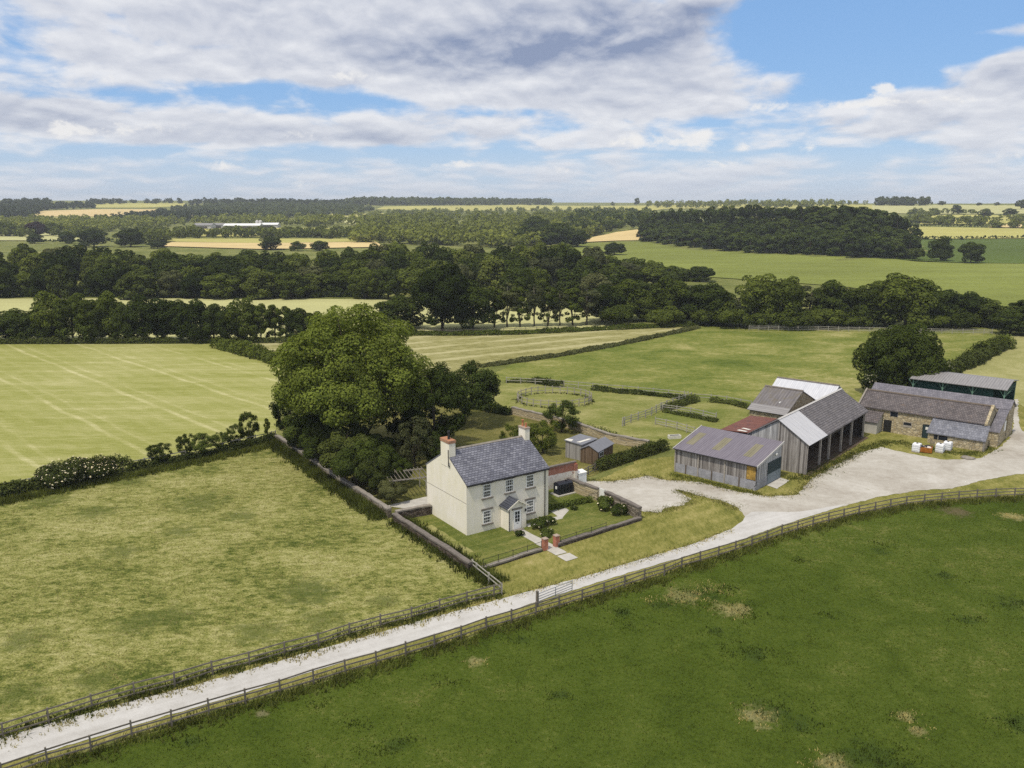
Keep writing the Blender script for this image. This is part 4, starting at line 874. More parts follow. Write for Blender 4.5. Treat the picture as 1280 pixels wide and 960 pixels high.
# tanks and rubbish by the outbuilding
def ibc(x, y, rz, label):
    o = empty('water_tank', (x, y, 0), rz, label, 'tank', None)
    b = MB().box(-.48, .48, -.55, .55, .16, 1.1)
    b.prism_x([(-.5, 1.1), (.5, 1.1), (.42, 1.18), (-.42, 1.18)], -.45, .45); b.build('container', M['ibc'], o)
    MB().tube([(0, 0, 1.18), (0, 0, 1.25)], [.13, .13], 10).build('cap', M['iron'], o); MB().box(-.5, .5, -.58, .58, 0, .14).build('pallet', M['timber'], o)
    c = MB()
    for z in (.35, .62, .9): c.bar((-.5, -.57, z), (.5, -.57, z), .03).bar((-.5, .57, z), (.5, .57, z), .03).bar((-.5, -.57, z), (-.5, .57, z), .03).bar((.5, -.57, z), (.5, .57, z), .03)
    c.build('cage', M['ibc'], o)
a_ = G(1145.5, 564.5); ibc(*a_, LAr, 'white plastic water tank left of the rusty orange skip')
a_ = G(1177, 566.5); ibc(a_[0], a_[1] + .5, LAr, 'white plastic water tank just right of the rusty orange skip'); a_ = G(1187, 564); ibc(a_[0], a_[1] + .6, LAr, 'white plastic water tank nearest the outbuilding corner')
a_ = G(1158, 566.5)
sk = empty('skip', (a_[0], a_[1] + .6, 0), LAr + R(12), 'rusty orange skip full of rubbish bags in front of the outbuilding', 'skip')
b = MB()
b.box(-.95, .95, -.65, -.58, .1, .78).box(-.95, .95, .58, .65, .1, .78).box(-.95, -.88, -.58, .58, .1, .78).box(.88, .95, -.58, .58, .1, .78).box(-.88, .88, -.58, .58, .1, .16)
for x in (-.6, 0, .6): b.box(x - .04, x + .04, -.7, -.651, .1, .78)
b.build('body', M['skip'], sk)
rg = random.Random(5)
def lump(x, y, z, r, seed, sq=.7):
    bm = bmesh.new(); bmesh.ops.create_icosphere(bm, subdivisions=2, radius=r); g_ = random.Random(seed)
    for v in bm.verts: v.co *= 1 + g_.uniform(-.18, .18); v.co.z *= sq; v.co += Vector((x, y, z))
    me = bpy.data.meshes.new('rubbish_bag'); bm.to_mesh(me); bm.free(); me.polygons.foreach_set('use_smooth', [True] * len(me.polygons)); return me
for i in range(7):
    o = link_mesh('rubbish_bag', lump(0, 0, 0, rg.uniform(.24, .36), i), None, [M['bag'] if i % 3 else M['black']])
    q = sk.matrix_basis if False else None
    lx, ly = rg.uniform(-.6, .6), rg.uniform(-.35, .35); an_ = LAr + R(12)
    o.location = (sk.location.x + lx * math.cos(an_) - ly * math.sin(an_), sk.location.y + lx * math.sin(an_) + ly * math.cos(an_), .62 + rg.uniform(0, .18))
    tag(o, 'pale rubbish bag heaped in the rusty orange skip' if i % 3 else 'black rubbish bag heaped in the rusty orange skip', 'bag', 'bags heaped in the skip')
a_ = G(1167, 560); pl = empty('timber_stack', (*a_, 0), LAr + R(25), 'leaning stack of dark timber between the skip and outbuilding', 'timber')
for i in range(4): MB().bar((-.5 + i * .16, 0, 0.05), (-.3 + i * .16, .6, 1.0 - .1 * i), .09, .05).build('plank', M['boards_dark'], pl)
rbm = MB()
a_ = G(1210, 573)
o = link_mesh('rubble_heap', lump(0, 0, 0.05, .9, 77, .25), None, [M['coping']]); o.location = (*a_, 0); tag(o, 'low grey rubble heap on the grass edge below the outbuilding', 'rubble')
a_ = G(843, 548); o = empty('water_trough', (*a_, 0), R(12), 'pale stone water trough in the paddock behind the purple roofed barn', 'trough')
MB().box(-.9, .9, -.4, .4, 0, .16).box(-.9, .9, -.4, -.3, .16, .5).box(-.9, .9, .3, .4, .16, .5).box(-.9, -.8, -.3, .3, .16, .5).box(.8, .9, -.3, .3, .16, .5).build('basin', M['dirtywhite'], o)
MB().box(-.79, .79, -.29, .29, .4, .42).build('water', M['glass'], o)

# ------------------------------------------------------------------ fences
def fence(name, pts, h, spacing, rails, mat, label, w_=.11, railh=.1, seed=1, maxp=100):
    rg = random.Random(seed); o = empty(name, (pts[0][0], pts[0][1], 0), 0, label, 'fence'); ox, oy = pts[0]
    P = []; acc = 0.0; prev = Vector(pts[0]); P.append(tuple(prev)); 
    for q in pts[1:]:
        q = Vector(q); d = q - prev; L = d.length; pos = 0.0
        while acc + (L - pos) >= spacing:
            pos += spacing - acc; acc = 0.0; P.append(tuple(prev + d * (pos / L)))
        acc += L - pos; prev = q
    P.append(tuple(prev)); P = P[:maxp + 1]
    proto = None
    for i, (x, y) in enumerate(P):
        if proto is None:
            proto = MB().box(-w_ / 2, w_ / 2, -w_ / 2, w_ / 2, -.05, h + .12).build('post', M[mat], o); c = proto
        else:
            c = proto.copy(); col.objects.link(c); c.parent = o
        c.location = (x - ox, y - oy, rg.uniform(-.06, .04)); c.rotation_euler = (rg.uniform(-.03, .03), rg.uniform(-.03, .03), math.atan2(P[min(i + 1, len(P) - 1)][1] - P[max(i - 1, 0)][1], P[min(i + 1, len(P) - 1)][0] - P[max(i - 1, 0)][0]))
    for z in rails:
        m = MB(); zz = [z + rg.uniform(-.05, .05) for _ in P]
        for i in range(len(P) - 1):
            a, b = P[i], P[i + 1]; m.bar((a[0] - ox, a[1] - oy, zz[i]), (b[0] - ox, b[1] - oy, zz[i + 1]), .045, railh)
        m.build('rail', M[mat], o)
    return o
fence('rail_fence', lof, 1.12, 2.35, (1.1, .72, .36), 'fence', 'long three rail fence between the white track and the dark green pasture', maxp=99)
fence('rail_fence', upf, 1.05, 2.6, (1.03, .62, .3), 'fence', 'weathered rail fence between the pale meadow and the white track', seed=2)
cx = G(627, 730, 1.05); ax = G(590, 699.5, 1.1)
fence('rail_fence', [cx, ax], 1.05, 2.4, (1.05, .65), 'fence_pale', 'short pale two rail fence joining the garden wall to the track fence', seed=3)
fence('rail_fence', [G(x, y) for x, y in ((-60, 628), (60, 606), (150, 590), (250, 571), (345, 548))], 1.15, 2.6, (1.12, .7), 'fence_pale', 'pale rail fence along the hedge between hay field and meadow', seed=4)
fence('rail_fence', [G(x, y) for x, y in ((936, 413), (1000, 413.5), (1080, 415), (1160, 416.5), (1240, 418))], 1.25, 2.6, (1.2, .8, .4), 'fence_pale', 'pale rail fence along the far edge of the green field under the wood', seed=5)
fence('rail_fence', [G(x, y) for x, y in ((475, 416), (520, 417), (570, 418), (640, 416), (720, 413))], 1.2, 3.0, (1.1, .6), 'fence', 'dark post fence under the tall dark trees beyond the striped hay', seed=6)
fence('rail_fence', [G(x, y) for x, y in ((633, 479), (690, 482), (742, 487), (803, 492), (860, 498))], 1.15, 2.8, (1.1, .6), 'fence_pale', 'post fence with scrubby hedge between the round pen paddock and green field', seed=7)
fence('rail_fence', [G(x, y) for x, y in ((868, 500), (900, 502), (939, 510))], 1.15, 2.8, (1.1, .6), 'fence_pale', 'short post fence between the rough paddock and green field near the barns', seed=8)
fence('rail_fence', [G(x, y) for x, y in ((864, 500), (845, 506), (826, 513), (812, 521), (790, 528), (778, 533))], 1.3, 2.0, (1.2, .8, .4), 'fence_pale', 'silver grey paddock fence slanting down from the hedge towards the ivy wall', seed=9, w_=.14)
fence('rail_fence', [G(x, y) for x, y in ((828, 514), (860, 518), (895, 526))], 1.2, 2.4, (1.1, .7, .35), 'fence_pale', 'paddock fence with dark weeds at its foot between the two small paddocks', seed=10)
fence('rail_fence', [G(x, y) for x, y in ((819, 531), (845, 537), (868, 544))], 1.2, 2.0, (1.1, .7, .35), 'fence_pale', 'nearest paddock fence just behind the purple roofed barn', seed=11)
fence('rail_fence', [G(x, y) for x, y in ((727, 598), (735, 594), (747, 588))], 1.1, 1.6, (1.05, .7, .3), 'fence', 'short dark fence from brick wall end to the clipped hedge', seed=12)
# round pen
rp = [(7.3 + 6.4 * math.cos(t), 139.3 + 5.6 * math.sin(t)) for t in [2 * math.pi * i / 30 for i in range(31)]]
fence('round_pen', rp, 1.3, 1.35, (1.2, .6), 'timber', 'round timber pen standing in the paddock behind the farmhouse', seed=13)
# field gate
p0 = G(673, 758); p1 = G(715, 741)
gt = empty('field_gate', (*p0, 0), math.atan2(p1[1] - p0[1], p1[0] - p0[0]), 'open tubular metal field gate standing on the edge of the white track', 'gate')
L = math.hypot(p1[0] - p0[0], p1[1] - p0[1])
b = MB()
for z in (.25, .45, .66, .9, 1.15): b.bar((0, 0, z), (L, 0, z), .045)
b.build('bar', M['steel'], gt)
for x in (0, L * .5, L): MB().bar((x, 0, .22), (x, 0, 1.18), .05).build('upright', M['steel'], gt)
MB().bar((-.14, 0, 0), (-.14, 0, 1.45), .18).build('gate_post', M['fence'], gt)

# ------------------------------------------------------------------ vegetation
def unit(v): return v / np.maximum(np.linalg.norm(v, axis=1, keepdims=True), 1e-9)
def leaf_quads(P, N, size, rs):
    n = len(P); N = unit(N); t = unit(np.cross(N, rs.normal(size=(n, 3)))); b = np.cross(N, t)
    s = size * rs.uniform(.6, 1.35, (n, 1)); a = t * s * .5; c = b * s * .36
    lift = N * s * .12
    V = np.stack([P - a, P - c + lift, P + a, P + c + lift], 1).reshape(-1, 3)
    return V, np.arange(4 * n).reshape(-1, 4)
def crown_points(rs, h, r, base, nl, n, shape='round', lobe=(.30, .48), shell=(.72, 1.06), fill=.62):
    hh = (h - base) / 2; cz = base + hh
    d = unit(rs.normal(size=(nl, 3)))
    if shape == 'dome': d[:, 2] = np.abs(d[:, 2]) * 1.0 - .35; d = unit(d)
    if shape in ('skirt', 'tall'):
        lo = d[:, 2] < .1; hl = np.linalg.norm(d[:, :2], axis=1, keepdims=True); d[lo, :2] = (d[:, :2] / np.maximum(hl, .05) * (.55 + .45 * rs.uniform(0, 1, (nl, 1)) ** .5))[lo]; d[lo, 2] *= 1.15
    C = d * np.array([r * fill, r * fill, hh * fill]) * rs.uniform(.75, 1.08, (nl, 1)); C[:, 2] += cz
    rl = r * rs.uniform(*lobe, nl)
    if shape == 'squat': C[:, 2] = base + (h - base) * np.clip((C[:, 2] - base) / (h - base), 0, 1) ** 1.18
    if shape == 'tall': rl *= np.clip(1.15 - np.abs(C[:, 2] - cz) / (hh * 1.3), .55, 1.1)
    k = rs.choice(nl, n, p=rl ** 2 / np.sum(rl ** 2))
    dd = unit(rs.normal(size=(n, 3)) + 0.55 * d[k] + np.array([0, 0, .15]))
    P = C[k] + dd * (rl[k] * rs.uniform(*shell, n))[:, None] * np.array([1, 1, .82])
    N = dd + .34 * rs.normal(size=(n, 3)) + np.array([0, 0, .25])
    return P, N, C
def trunk_mesh(rs, h, base, C, r0, nlimb=6, n=7, name='trunk'):
    m = MB(); cz = base + (h - base) * .45
    j = lambda s: (rs.uniform(-s, s), rs.uniform(-s, s))
    a, b = j(.15), j(.35)
    m.tube([(0, 0, -.1), (a[0] * .4, a[1] * .4, base * .5), (a[0], a[1], base), (b[0], b[1], cz), (b[0] * 1.6, b[1] * 1.6, h * .86)], [r0 * 1.35, r0, r0 * .88, r0 * .55, r0 * .12], n)
    for i in rs.choice(len(C), min(nlimb, len(C)), replace=False):
        q = C[i]; z0 = base * rs.uniform(.75, 1.0) + rs.uniform(0, .25) * (h - base)
        mid = (q[0] * .45, q[1] * .45, z0 + (q[2] - z0) * .6)
        m.tube([(b[0] * .5, b[1] * .5, z0 - .2), mid, tuple(q)], [r0 * .42, r0 * .27, r0 * .08], 5)
    return m
class TreeKind:
    """a shared crown mesh and trunk mesh of one tree form"""
    def __init__(s, seed, h, r, base, nl, n, size, leafm, shape='round', r0=.3, lobe=(.30, .48), shell=(.72, 1.06), fill=.62, nlimb=6, bark='bark', one=False, flowers=0, core=0.0):
        rs = np.random.RandomState(seed)
        P, N, C = crown_points(rs, h, r, base, nl, n, shape, lobe, shell, fill)
        if core:
            nc = int(n * core); hh = (h - base) / 2; d = unit(rs.normal(size=(nc, 3))); q = rs.uniform(.5, .72, (nc, 1))
            P = np.concatenate([P, d * q * np.array([r, r, hh]) + np.array([0, 0, base + hh])]); N = np.concatenate([N, d + .6 * rs.normal(size=(nc, 3))])
        P[:, 2] = np.maximum(P[:, 2], .12)
        V, Fq = leaf_quads(P, N, size, rs)
        s.h, s.r, s.one = h, r, one
        tm = trunk_mesh(rs, h, base, C, r0, nlimb)
        if one:
            quads = [f for f in tm.f if len(f) == 4]
            V2 = np.concatenate([V, np.array(tm.v)]); F2 = np.concatenate([Fq, np.array(quads) + len(V)])
            s.crown = np_mesh('tree', V2, F2); s.crown.materials.append(M[leafm]); s.crown.materials.append(M[bark])
            mi = np.zeros(len(F2), np.int32); mi[len(Fq):] = 1; s.crown.polygons.foreach_set('material_index', mi)
        else:
            s.crown = np_mesh('crown', V, Fq); s.crown.materials.append(M[leafm])
            me = bpy.data.meshes.new('trunk'); me.from_pydata(tm.v, [], tm.f); me.update(); me.materials.append(M[bark])
            me.polygons.foreach_set('use_smooth', [True] * len(me.polygons)); s.trunk = me
            if flowers:
                k = rs.choice(len(P), flowers); Vf, Ff = leaf_quads(P[k] * 1.0 + unit(N[k]) * .12, N[k] + np.array([0, 0, 1.0]), size * 1.25, rs)
                s.fl = np_mesh('blossom', Vf, Ff); s.fl.materials.append(M['flower'])
            else: s.fl = None
    def put(s, x, y, h, w, label, cat='tree', group=None, name='broadleaf_tree', rz=0.0, z=None, trunk=True):
        z = float(T(x, y)) if z is None else z
        sx = w / (2 * s.r); sz = h / s.h
        if s.one:
            o = bpy.data.objects.new(name, s.crown); col.objects.link(o)
        else:
            o = bpy.data.objects.new(name, None); col.objects.link(o)
            c = bpy.data.objects.new('crown', s.crown); col.objects.link(c); c.parent = o
            if trunk: t = bpy.data.objects.new('trunk', s.trunk); col.objects.link(t); t.parent = o
            if s.fl: t = bpy.data.objects.new('blossom', s.fl); col.objects.link(t); t.parent = o
        o.location = (x, y, z); o.rotation_euler = (0, 0, rz); o.scale = (sx, sx, sz)
        return tag(o, label, cat, group)
rg = random.Random(11)
def place(kind, px, base, top, width, label, cat='tree', group=None, name='broadleaf_tree', far=False, trunk=True):
    """tree standing at a ground spot, as high and as wide as it measures in the photo"""
    x, y = (GT if far else G)(px, base); z = float(T(x, y))
    dcam = y * math.cos(PITCH) + (CAMH - z) * math.sin(PITCH); el = ray(px, top); t = y / el[1]
    h = CAMH + el[2] * t - z; wd_ = width / F * dcam
    return kind.put(x, y, max(h, .5), wd_, label, cat, group, name, rg.uniform(0, 6.28), None, trunk)

LB_ = dict(lobe=(.24, .40), fill=.74, shell=(.84, 1.05), core=.22)
K_round = [TreeKind(20 + i, 14, 5.5, .3, 44, 7500, .58, 'l_dark', 'skirt', .32, **LB_) for i in range(3)]
K_mid = [TreeKind(30 + i, 14, 5.2, .3, 42, 7500, .56, 'l_mid', 'skirt', .30, **LB_) for i in range(3)]
K_tall = [TreeKind(40 + i, 14, 3.2, .5, 34, 4600, .52, 'l_mid', 'tall', .22, lobe=(.26, .42), fill=.72, nlimb=8) for i in range(2)]
K_tallL = [TreeKind(45 + i, 14, 3.0, 2.0, 30, 2900, .5, 'l_grey', 'tall', .2, lobe=(.24, .4), fill=.78, nlimb=9, bark='barkpale') for i in range(2)]
K_low = [TreeKind(50 + i, 6, 4.5, .2, 30, 4200, .48, 'l_mid', 'dome', .2, **LB_) for i in range(2)]
K_belt = [TreeKind(60 + i, 14, 5.5, .2, 40, 4200, .78, m_, 'skirt', .32, one=True, **LB_) for i, m_ in enumerate(('l_dark', 'l_dark', 'l_mid', 'l_grey', 'l_light'))]
K_hill = [TreeKind(70 + i, 15, 5.5, .2, 26, 1700, 1.15, m_, 'skirt', .32, one=True, lobe=(.26, .4), fill=.72) for i, m_ in enumerate(('l_hill', 'l_hill', 'l_dark'))]
K_far = [TreeKind(80 + i, 12, 5.5, .3, 12, 420, 2.1, m_, 'round', .4, one=True) for i, m_ in enumerate(('l_far', 'l_far2'))]

# the big walnut beside the orchard, and the trees and bushes near the farmhouse
K_hero = TreeKind(8, 20, 9.4, .2, 230, 62000, .33, 'l_hero', 'dome', .42, lobe=(.12, .21), shell=(.72, 1.07), fill=.88, nlimb=14, core=.24)
place(K_hero, 446, 566, 382, 182, 'huge spreading green tree towering over the orchard left of the farmhouse')
K_shrub = [TreeKind(90 + i, 6, 3.5, .2, 26, 11000, .26, m_, 'dome', .14, lobe=(.20, .34), fill=.74, shell=(.8, 1.06)) for i, m_ in enumerate(('l_hedge', 'l_garden', 'l_dark', 'l_grey'))]
K_small = [TreeKind(95 + i, 7, 3.2, .7, 60, 9000, .25, m_, 'round', .13, lobe=(.12, .24), fill=.86, shell=(.3, 1.3), nlimb=10) for i, m_ in enumerate(('l_garden', 'l_mid', 'l_grey', 'l_dark'))]
K_feather = TreeKind(99, 9, 5, .9, 80, 15000, .3, 'l_garden', 'dome', .22, lobe=(.13, .24), fill=.86, shell=(.4, 1.15), core=.2)
place(K_feather, 580, 530, 452, 92, 'feathery green tree on the right flank of the huge orchard tree')
place(K_small[3], 545, 563, 462, 84, 'very dark tree in shade between the huge tree and feathery tree')
place(K_small[3], 505, 548, 470, 84, 'dark tree standing in shade behind the huge orchard tree')
place(K_small[2], 519, 583, 521, 50, 'grey green fruit tree standing alone on the orchard grass')
place(K_small[0], 541, 583, 540, 30, 'smaller fruit tree tucked behind the lone orchard fruit tree')
place(K_small[1], 679, 566, 524, 45, 'round apple tree just behind the right chimney of the farmhouse')
place(K_small[1], 641, 566, 530, 34, 'leafy tree showing above the farmhouse roof ridge')
place(K_small[0], 702, 540, 501, 44, 'pale topped tree growing against the pale rough garden wall')
place(K_small[3], 364, 549, 487, 46, 'dark leaning tree at the wall corner under the huge tree')
for px, b, t_, w_, k, lb_ in ((380, 566, 530, 48, 0, 'dark bush nearest the wall corner at the hedge end'), (408, 582, 527, 66, 2, 'dark rounded bush second along the mossy wall'), (432, 600, 534, 74, 0, 'tall dark bush in the middle of the mossy wall'),
                            (455, 606, 545, 70, 2, 'dark bulky bush on the wall below the huge tree'), (470, 618, 568, 48, 0, 'dark bush at the lower end of the mossy wall'), (490, 628, 598, 38, 3, 'grey green bush beside the pale patio behind the gable'), (478, 600, 560, 50, 2, 'dark bush behind the grey green patio bush')):
    place(K_shrub[k], px, b, t_, w_, lb_, 'bush', None, 'bush')
for px, b, t_, w_, k, lb_ in ((392, 564, 512, 72, 1, 'tall green bush under the left skirt of the huge tree'), (428, 580, 520, 80, 0, 'wide dark bush hiding the foot of the huge tree'), (468, 588, 540, 66, 2, 'dark bush under the right skirt of the huge tree'), (446, 612, 560, 60, 1, 'green bush overhanging the lower mossy wall'), (500, 608, 572, 34, 2, 'dark bush beside the slatted pergola')):
    place(K_shrub[k], px, b, t_, w_, lb_, 'bush', None, 'bush')
# hedge line between hay field and meadow
K_elder = TreeKind(130, 4, 3.5, .2, 20, 7000, .26, 'l_hedge', 'dome', .12, flowers=330)
place(K_elder, 82, 607, 576, 62, 'cream flowering elder bush in the hay field hedge', 'bush', None, 'bush'); place(K_elder, 122, 600, 573, 48, 'second cream flowering elder bush, nearer the hedge gap', 'bush', None, 'bush')
for px, b, t_, w_, k, lb_ in ((201, 580, 553, 32, 1, 'small dark hawthorn leaning in the meadow hedge'), (233, 572, 541, 22, 1, 'thin grey sapling in the meadow hedge'), (254, 570, 542, 32, 0, 'open crowned hawthorn in the middle of the meadow hedge'),
                            (277, 564, 540, 26, 0, 'low scrubby thorn bush in the meadow hedge'), (295, 557, 530, 24, 1, 'windswept thorn left of the tallest hedge sapling'), (311, 553, 513, 26, 1, 'tallest leaning sapling in the meadow hedge')):
    place(K_small[k], px, b, t_, w_, lb_)
place(K_tall[0], 335, 552, 518, 9, 'narrow columnar sapling beside the wall corner')
# oak by the barns
K_oak = TreeKind(147, 11, 6.8, .3, 130, 30000, .34, 'l_dark', 'round', .4, lobe=(.15, .25), fill=.82, shell=(.8, 1.05), core=.4)
place(K_oak, 1121, 494, 405, 104, 'round dark oak standing behind the long stone barn')
K_elder2 = TreeKind(141, 4, 2.6, .2, 14, 3000, .3, 'l_garden', 'dome', .12, flowers=130)
place(K_elder2, 1088, 496, 468, 30, 'white flowering elder at the foot of the round dark oak', 'bush', None, 'bush')
place(K_elder2, 1180, 474, 452, 26, 'pale flowering bush at the near end of the right hand hedge', 'bush', None, 'bush')

# hedges: leaf-covered banks along a line
def hedge(pts, h, w_, label, mat='l_hedge', size=.3, dens=60, seed=1, cat='hedge', name='hedge', lump=.3, flowers=0):
    rs = np.random.RandomState(seed); P_ = np.array(resample(pts, .25, False)); n = int(len(P_) * .25 * dens * (h + w_))
    k = rs.randint(0, len(P_) - 1, n); p = P_[k]; d = unit(np.c_[P_[k + 1] - p, np.zeros(n)])[:, :2]; nn = np.c_[-d[:, 1], d[:, 0]]
    s = k * .25; env = 1 + lump * (np.sin(s * .9 + seed) * .4 + np.sin(s * 2.3 + 2 * seed) * .3 + np.sin(s * .31 + seed) * .5)
    th = rs.uniform(0, math.pi, n); rad = rs.uniform(.72, 1.05, n) * env
    u = np.cos(th) * w_ / 2 * rad; z = np.abs(np.sin(th)) ** .7 * h * rad * rs.uniform(.55, 1, n) ** .5
    Pt = np.c_[p + nn * u[:, None] + rs.normal(size=(n, 2)) * .12, z + .02]
    N = np.c_[nn * np.cos(th)[:, None], np.sin(th) + .3] + .55 * rs.normal(size=(n, 3))
    V, Fq = leaf_quads(Pt - np.array([pts[0][0], pts[0][1], 0]), N, size, rs)
    o = link_mesh(name, np_mesh(name, V, Fq), None, [M[mat]]); o.location = (pts[0][0], pts[0][1], 0)
    return tag(o, label, cat)
def GL(*q): return [G(*p) for p in q]
hedge(GL((-120, 641), (0, 620), (60, 608), (150, 592), (165, 588)), 1.9, 2.6, 'thick dark hedge at the far left between hay field and meadow', 'l_hedge', .3, 80, 1)
hedge(GL((165, 589), (250, 573), (300, 562), (346, 550)), 1.05, 1.8, 'low scrubby hedge bank along the pale rail fence', 'l_hedge', .26, 80, 2)
hedge(GL((272, 434), (300, 441), (330, 449), (352, 457)), 2.6, 3.6, 'curving dark hedge at the corner of the hay field', 'l_mid', .45, 40, 3)
hedge(GL((600, 459), (700, 445), (780, 430), (850, 415), (872, 410)), .8, 2.2, 'long low weedy hedge between striped hay and green field', 'l_grey', .4, 34, 4)
hedge(GL((633, 478), (667, 478), (690, 482)), .7, 1.3, 'thin scrub left of the round pen fence', 'l_hedge', .3, 50, 5)
hedge(GL((666, 478), (703, 484)), 1.1, 1.6, 'dark bramble clump on the paddock fence behind the pen', 'l_hedge', .3, 70, 6); hedge(GL((742, 487), (773, 491), (803, 493), (866, 500)), .75, 1.5, 'long bramble hedge on the paddock fence towards the barns', 'l_hedge', .3, 60, 7)
hedge(GL((868, 501), (850, 507), (830, 513)), 1.0, 1.8, 'thick bramble hedge where the paddock fences meet', 'l_hedge', .3, 80, 8); hedge(GL((888, 502), (915, 505), (940, 512)), .85, 1.6, 'dark hedge beside the stone barn gable end', 'l_hedge', .3, 70, 9)
hedge(GL((830, 515), (868, 522), (897, 528)), .7, 1.2, 'weeds along the foot of the middle paddock fence', 'l_hedge', .28, 60, 10)
hedge(GL((745, 589), (790, 574), (833, 561)), 1.6, 1.4, 'clipped dark hedge running from the sheds to the ivy wall', 'l_hedge', .24, 120, 11, lump=.1)
hedge(GL((700, 530), (735, 541), (790, 557), (833, 564)), 1.25, .8, 'ivy spilling over the top of the pale rough wall', 'l_hedge', .22, 60, 12, 'ivy', 'ivy')
hedge(GL((560, 508), (600, 511), (640, 519)), 1.4, 2.0, 'dark overgrown hedge behind the orchard', 'l_dark', .32, 80, 13)
hedge(GL((1172, 472), (1205, 459), (1235, 444), (1252, 432)), 2.4, 3.6, 'leafy hedge right of the green field running to the wood', 'l_hedge', .42, 50, 14); hedge(GL((1225, 443), (1258, 434)), 2.8, 4.0, 'broad dark hedge end below the single round bush', 'l_mid', .42, 50, 15)
hedge([hloc(10.9, .9), hloc(14, 1.0), hloc(17.0, .5)], .75, .7, 'low clipped garden hedge leading to the white gate', 'l_garden', .2, 150, 16, lump=.15)
hedge(GL((-100, 430), (0, 429.5), (272, 428.5), (380, 428)), 1.5, 2.4, 'dark grassy bank at the top of the hay field', 'l_hedge', .4, 30, 17, 'bank')
hedge(GL((470, 418), (560, 419), (640, 418), (740, 413), (870, 407)), 1.1, 3.0, 'dark grassy bank under the trees beyond the striped hay', 'l_mid', .45, 30, 18, 'bank')
hedge(GL((-160, 372), (150, 370), (300, 370), (480, 371)), 4.2, 6.0, 'dark bank at the foot of the left wood', 'l_dark', .7, 14, 19, 'bank')
# garden shrubs and flowers
K_g = TreeKind(150, 1.4, 1.1, .05, 14, 1800, .17, 'l_garden', 'dome', .05, flowers=14)
for lx, ly, h, w_, lb_ in ((7.2, -2.6, 1.2, 2.2, 'bushy green shrub right of the farmhouse porch'), (8.6, -2.3, 1.0, 1.6, 'white flowering shrub below the ground floor window'), (6.7, -4.6, .8, 1.8, 'leafy plant clump beside the front path'),
                          (16.6, -2.0, 1.5, 2.4, 'overgrown flowering shrub against the inner garden wall by the gate'), (16.8, -4.4, 1.3, 2.0, 'dark shrub in the garden corner near the gravel'), (13.6, -.4, .5, .9, 'yellow flowered clump on the low garden hedge'),
                          (4.4, -3.0, .6, 1.1, 'small plant at the left foot of the porch')):
    x, y = hloc(lx, ly); K_g.put(x, y, h, w_, lb_, 'shrub', None, 'shrub', rg.uniform(0, 6), 0.0)

# hedgerow trees beyond the hay field
HT = [(-72, 372, 46), (-40, 380, 42), (-6, 388, 50), (22, 384, 40), (48, 381, 38), (64, 362, 40), (92, 362, 44), (116, 368, 36), (140, 364, 40), (158, 378, 30), (180, 370, 40), (204, 368, 42), (226, 373, 36), (246, 373, 38), (268, 377, 34), (288, 382, 30), (306, 368, 36), (326, 372, 24), (344, 375, 20), (358, 375, 22), (374, 380, 30), (392, 381, 22)]
for i, (px, t_, w_) in enumerate(HT):
    k = K_tall[i % 2] if w_ < 27 else (K_mid[i % 3] if px in (64, 92, 116, 140, 306) else K_round[i % 3])
    place(k, px, 427 + rg.uniform(-1.5, .5), t_ + rg.uniform(-2, 2), w_ * 1.18, 'leafy tree in the single row at the top edge of the hay field', 'tree', 'row of trees above the hay field', 'hedgerow_tree')
# tall trees and poplars beyond the striped hay
place(K_round[0], 497, 411, 367, 62, 'low dark rounded tree left of the tallest dark tree')
K_big = TreeKind(160, 19, 6.5, .2, 60, 16000, .55, 'l_dark', 'tall', .4, lobe=(.24, .4), fill=.74, shell=(.84, 1.05), core=.35)
place(K_big, 553, 413, 320, 70, 'tallest dark tree beside the poplars beyond the striped hay'); place(K_round[1], 592, 411, 350, 56, 'dark tree pressed against the right side of the tallest dark tree')
for i, (px, t_, w_) in enumerate(((618, 352, 26), (634, 344, 26), (650, 350, 24), (668, 346, 24), (685, 350, 24), (700, 356, 22), (716, 352, 26), (733, 350, 30))):
    place((K_tallL if i % 2 else K_tall)[i % 2], px, 409 - i * .4, t_, w_ * 1.25, 'slender pale trunked tree in the thin row beyond the striped hay', 'tree', 'slender trees with light between their trunks', 'poplar_tree')
RW = [(752, 352, 46), (785, 348, 52), (815, 362, 40), (842, 340, 50), (868, 352, 44), (905, 368, 46), (888, 350, 46), (925, 366, 30), (945, 336, 46), (976, 338, 44), (1008, 350, 40), (1036, 350, 44), (1062, 358, 36), (1080, 354, 40), (1106, 346, 50), (1130, 335, 66), (1158, 352, 44), (1182, 362, 44), (1206, 362, 44), (1236, 374, 46), (1262, 388, 36), (1292, 372, 50), (1325, 366, 60)]
for i, (px, t_, w_) in enumerate(RW):
    k = (K_round + K_mid)[(i * 5) % 6] if px not in (925, 1008) else K_tallL[0]
    place(k, px, (404 if px < 880 else 409) + rg.uniform(-4, 1), t_, w_ * 1.2, 'broad dark tree in the river wood beyond the green field', 'tree', 'trees of the river wood', 'broadleaf_tree')
for i, (px, t_, w_) in enumerate(((770, 382, 40), (830, 384, 44), (880, 386, 34), (915, 381, 40), (950, 390, 40), (985, 384, 56), (1030, 386, 50), (1065, 392, 40), (1160, 392, 50), (1195, 388, 40), (1246, 402, 22))):
    place(K_low[i % 2], px, 410 if px > 890 else 407, t_, w_ * 1.1, 'low bush along the front foot of the river wood' if px < 1240 else 'single round bush at the far end of the right hedge', 'bush', 'bushes at the foot of the river wood' if px < 1240 else None, 'bush')
place(K_round[2], 1262, 418, 385, 46, 'dark tree at the far end of the right hedge', 'tree'); place(K_round[1], 1300, 420, 372, 60, 'dark tree at the right edge beyond the pale field', 'tree')
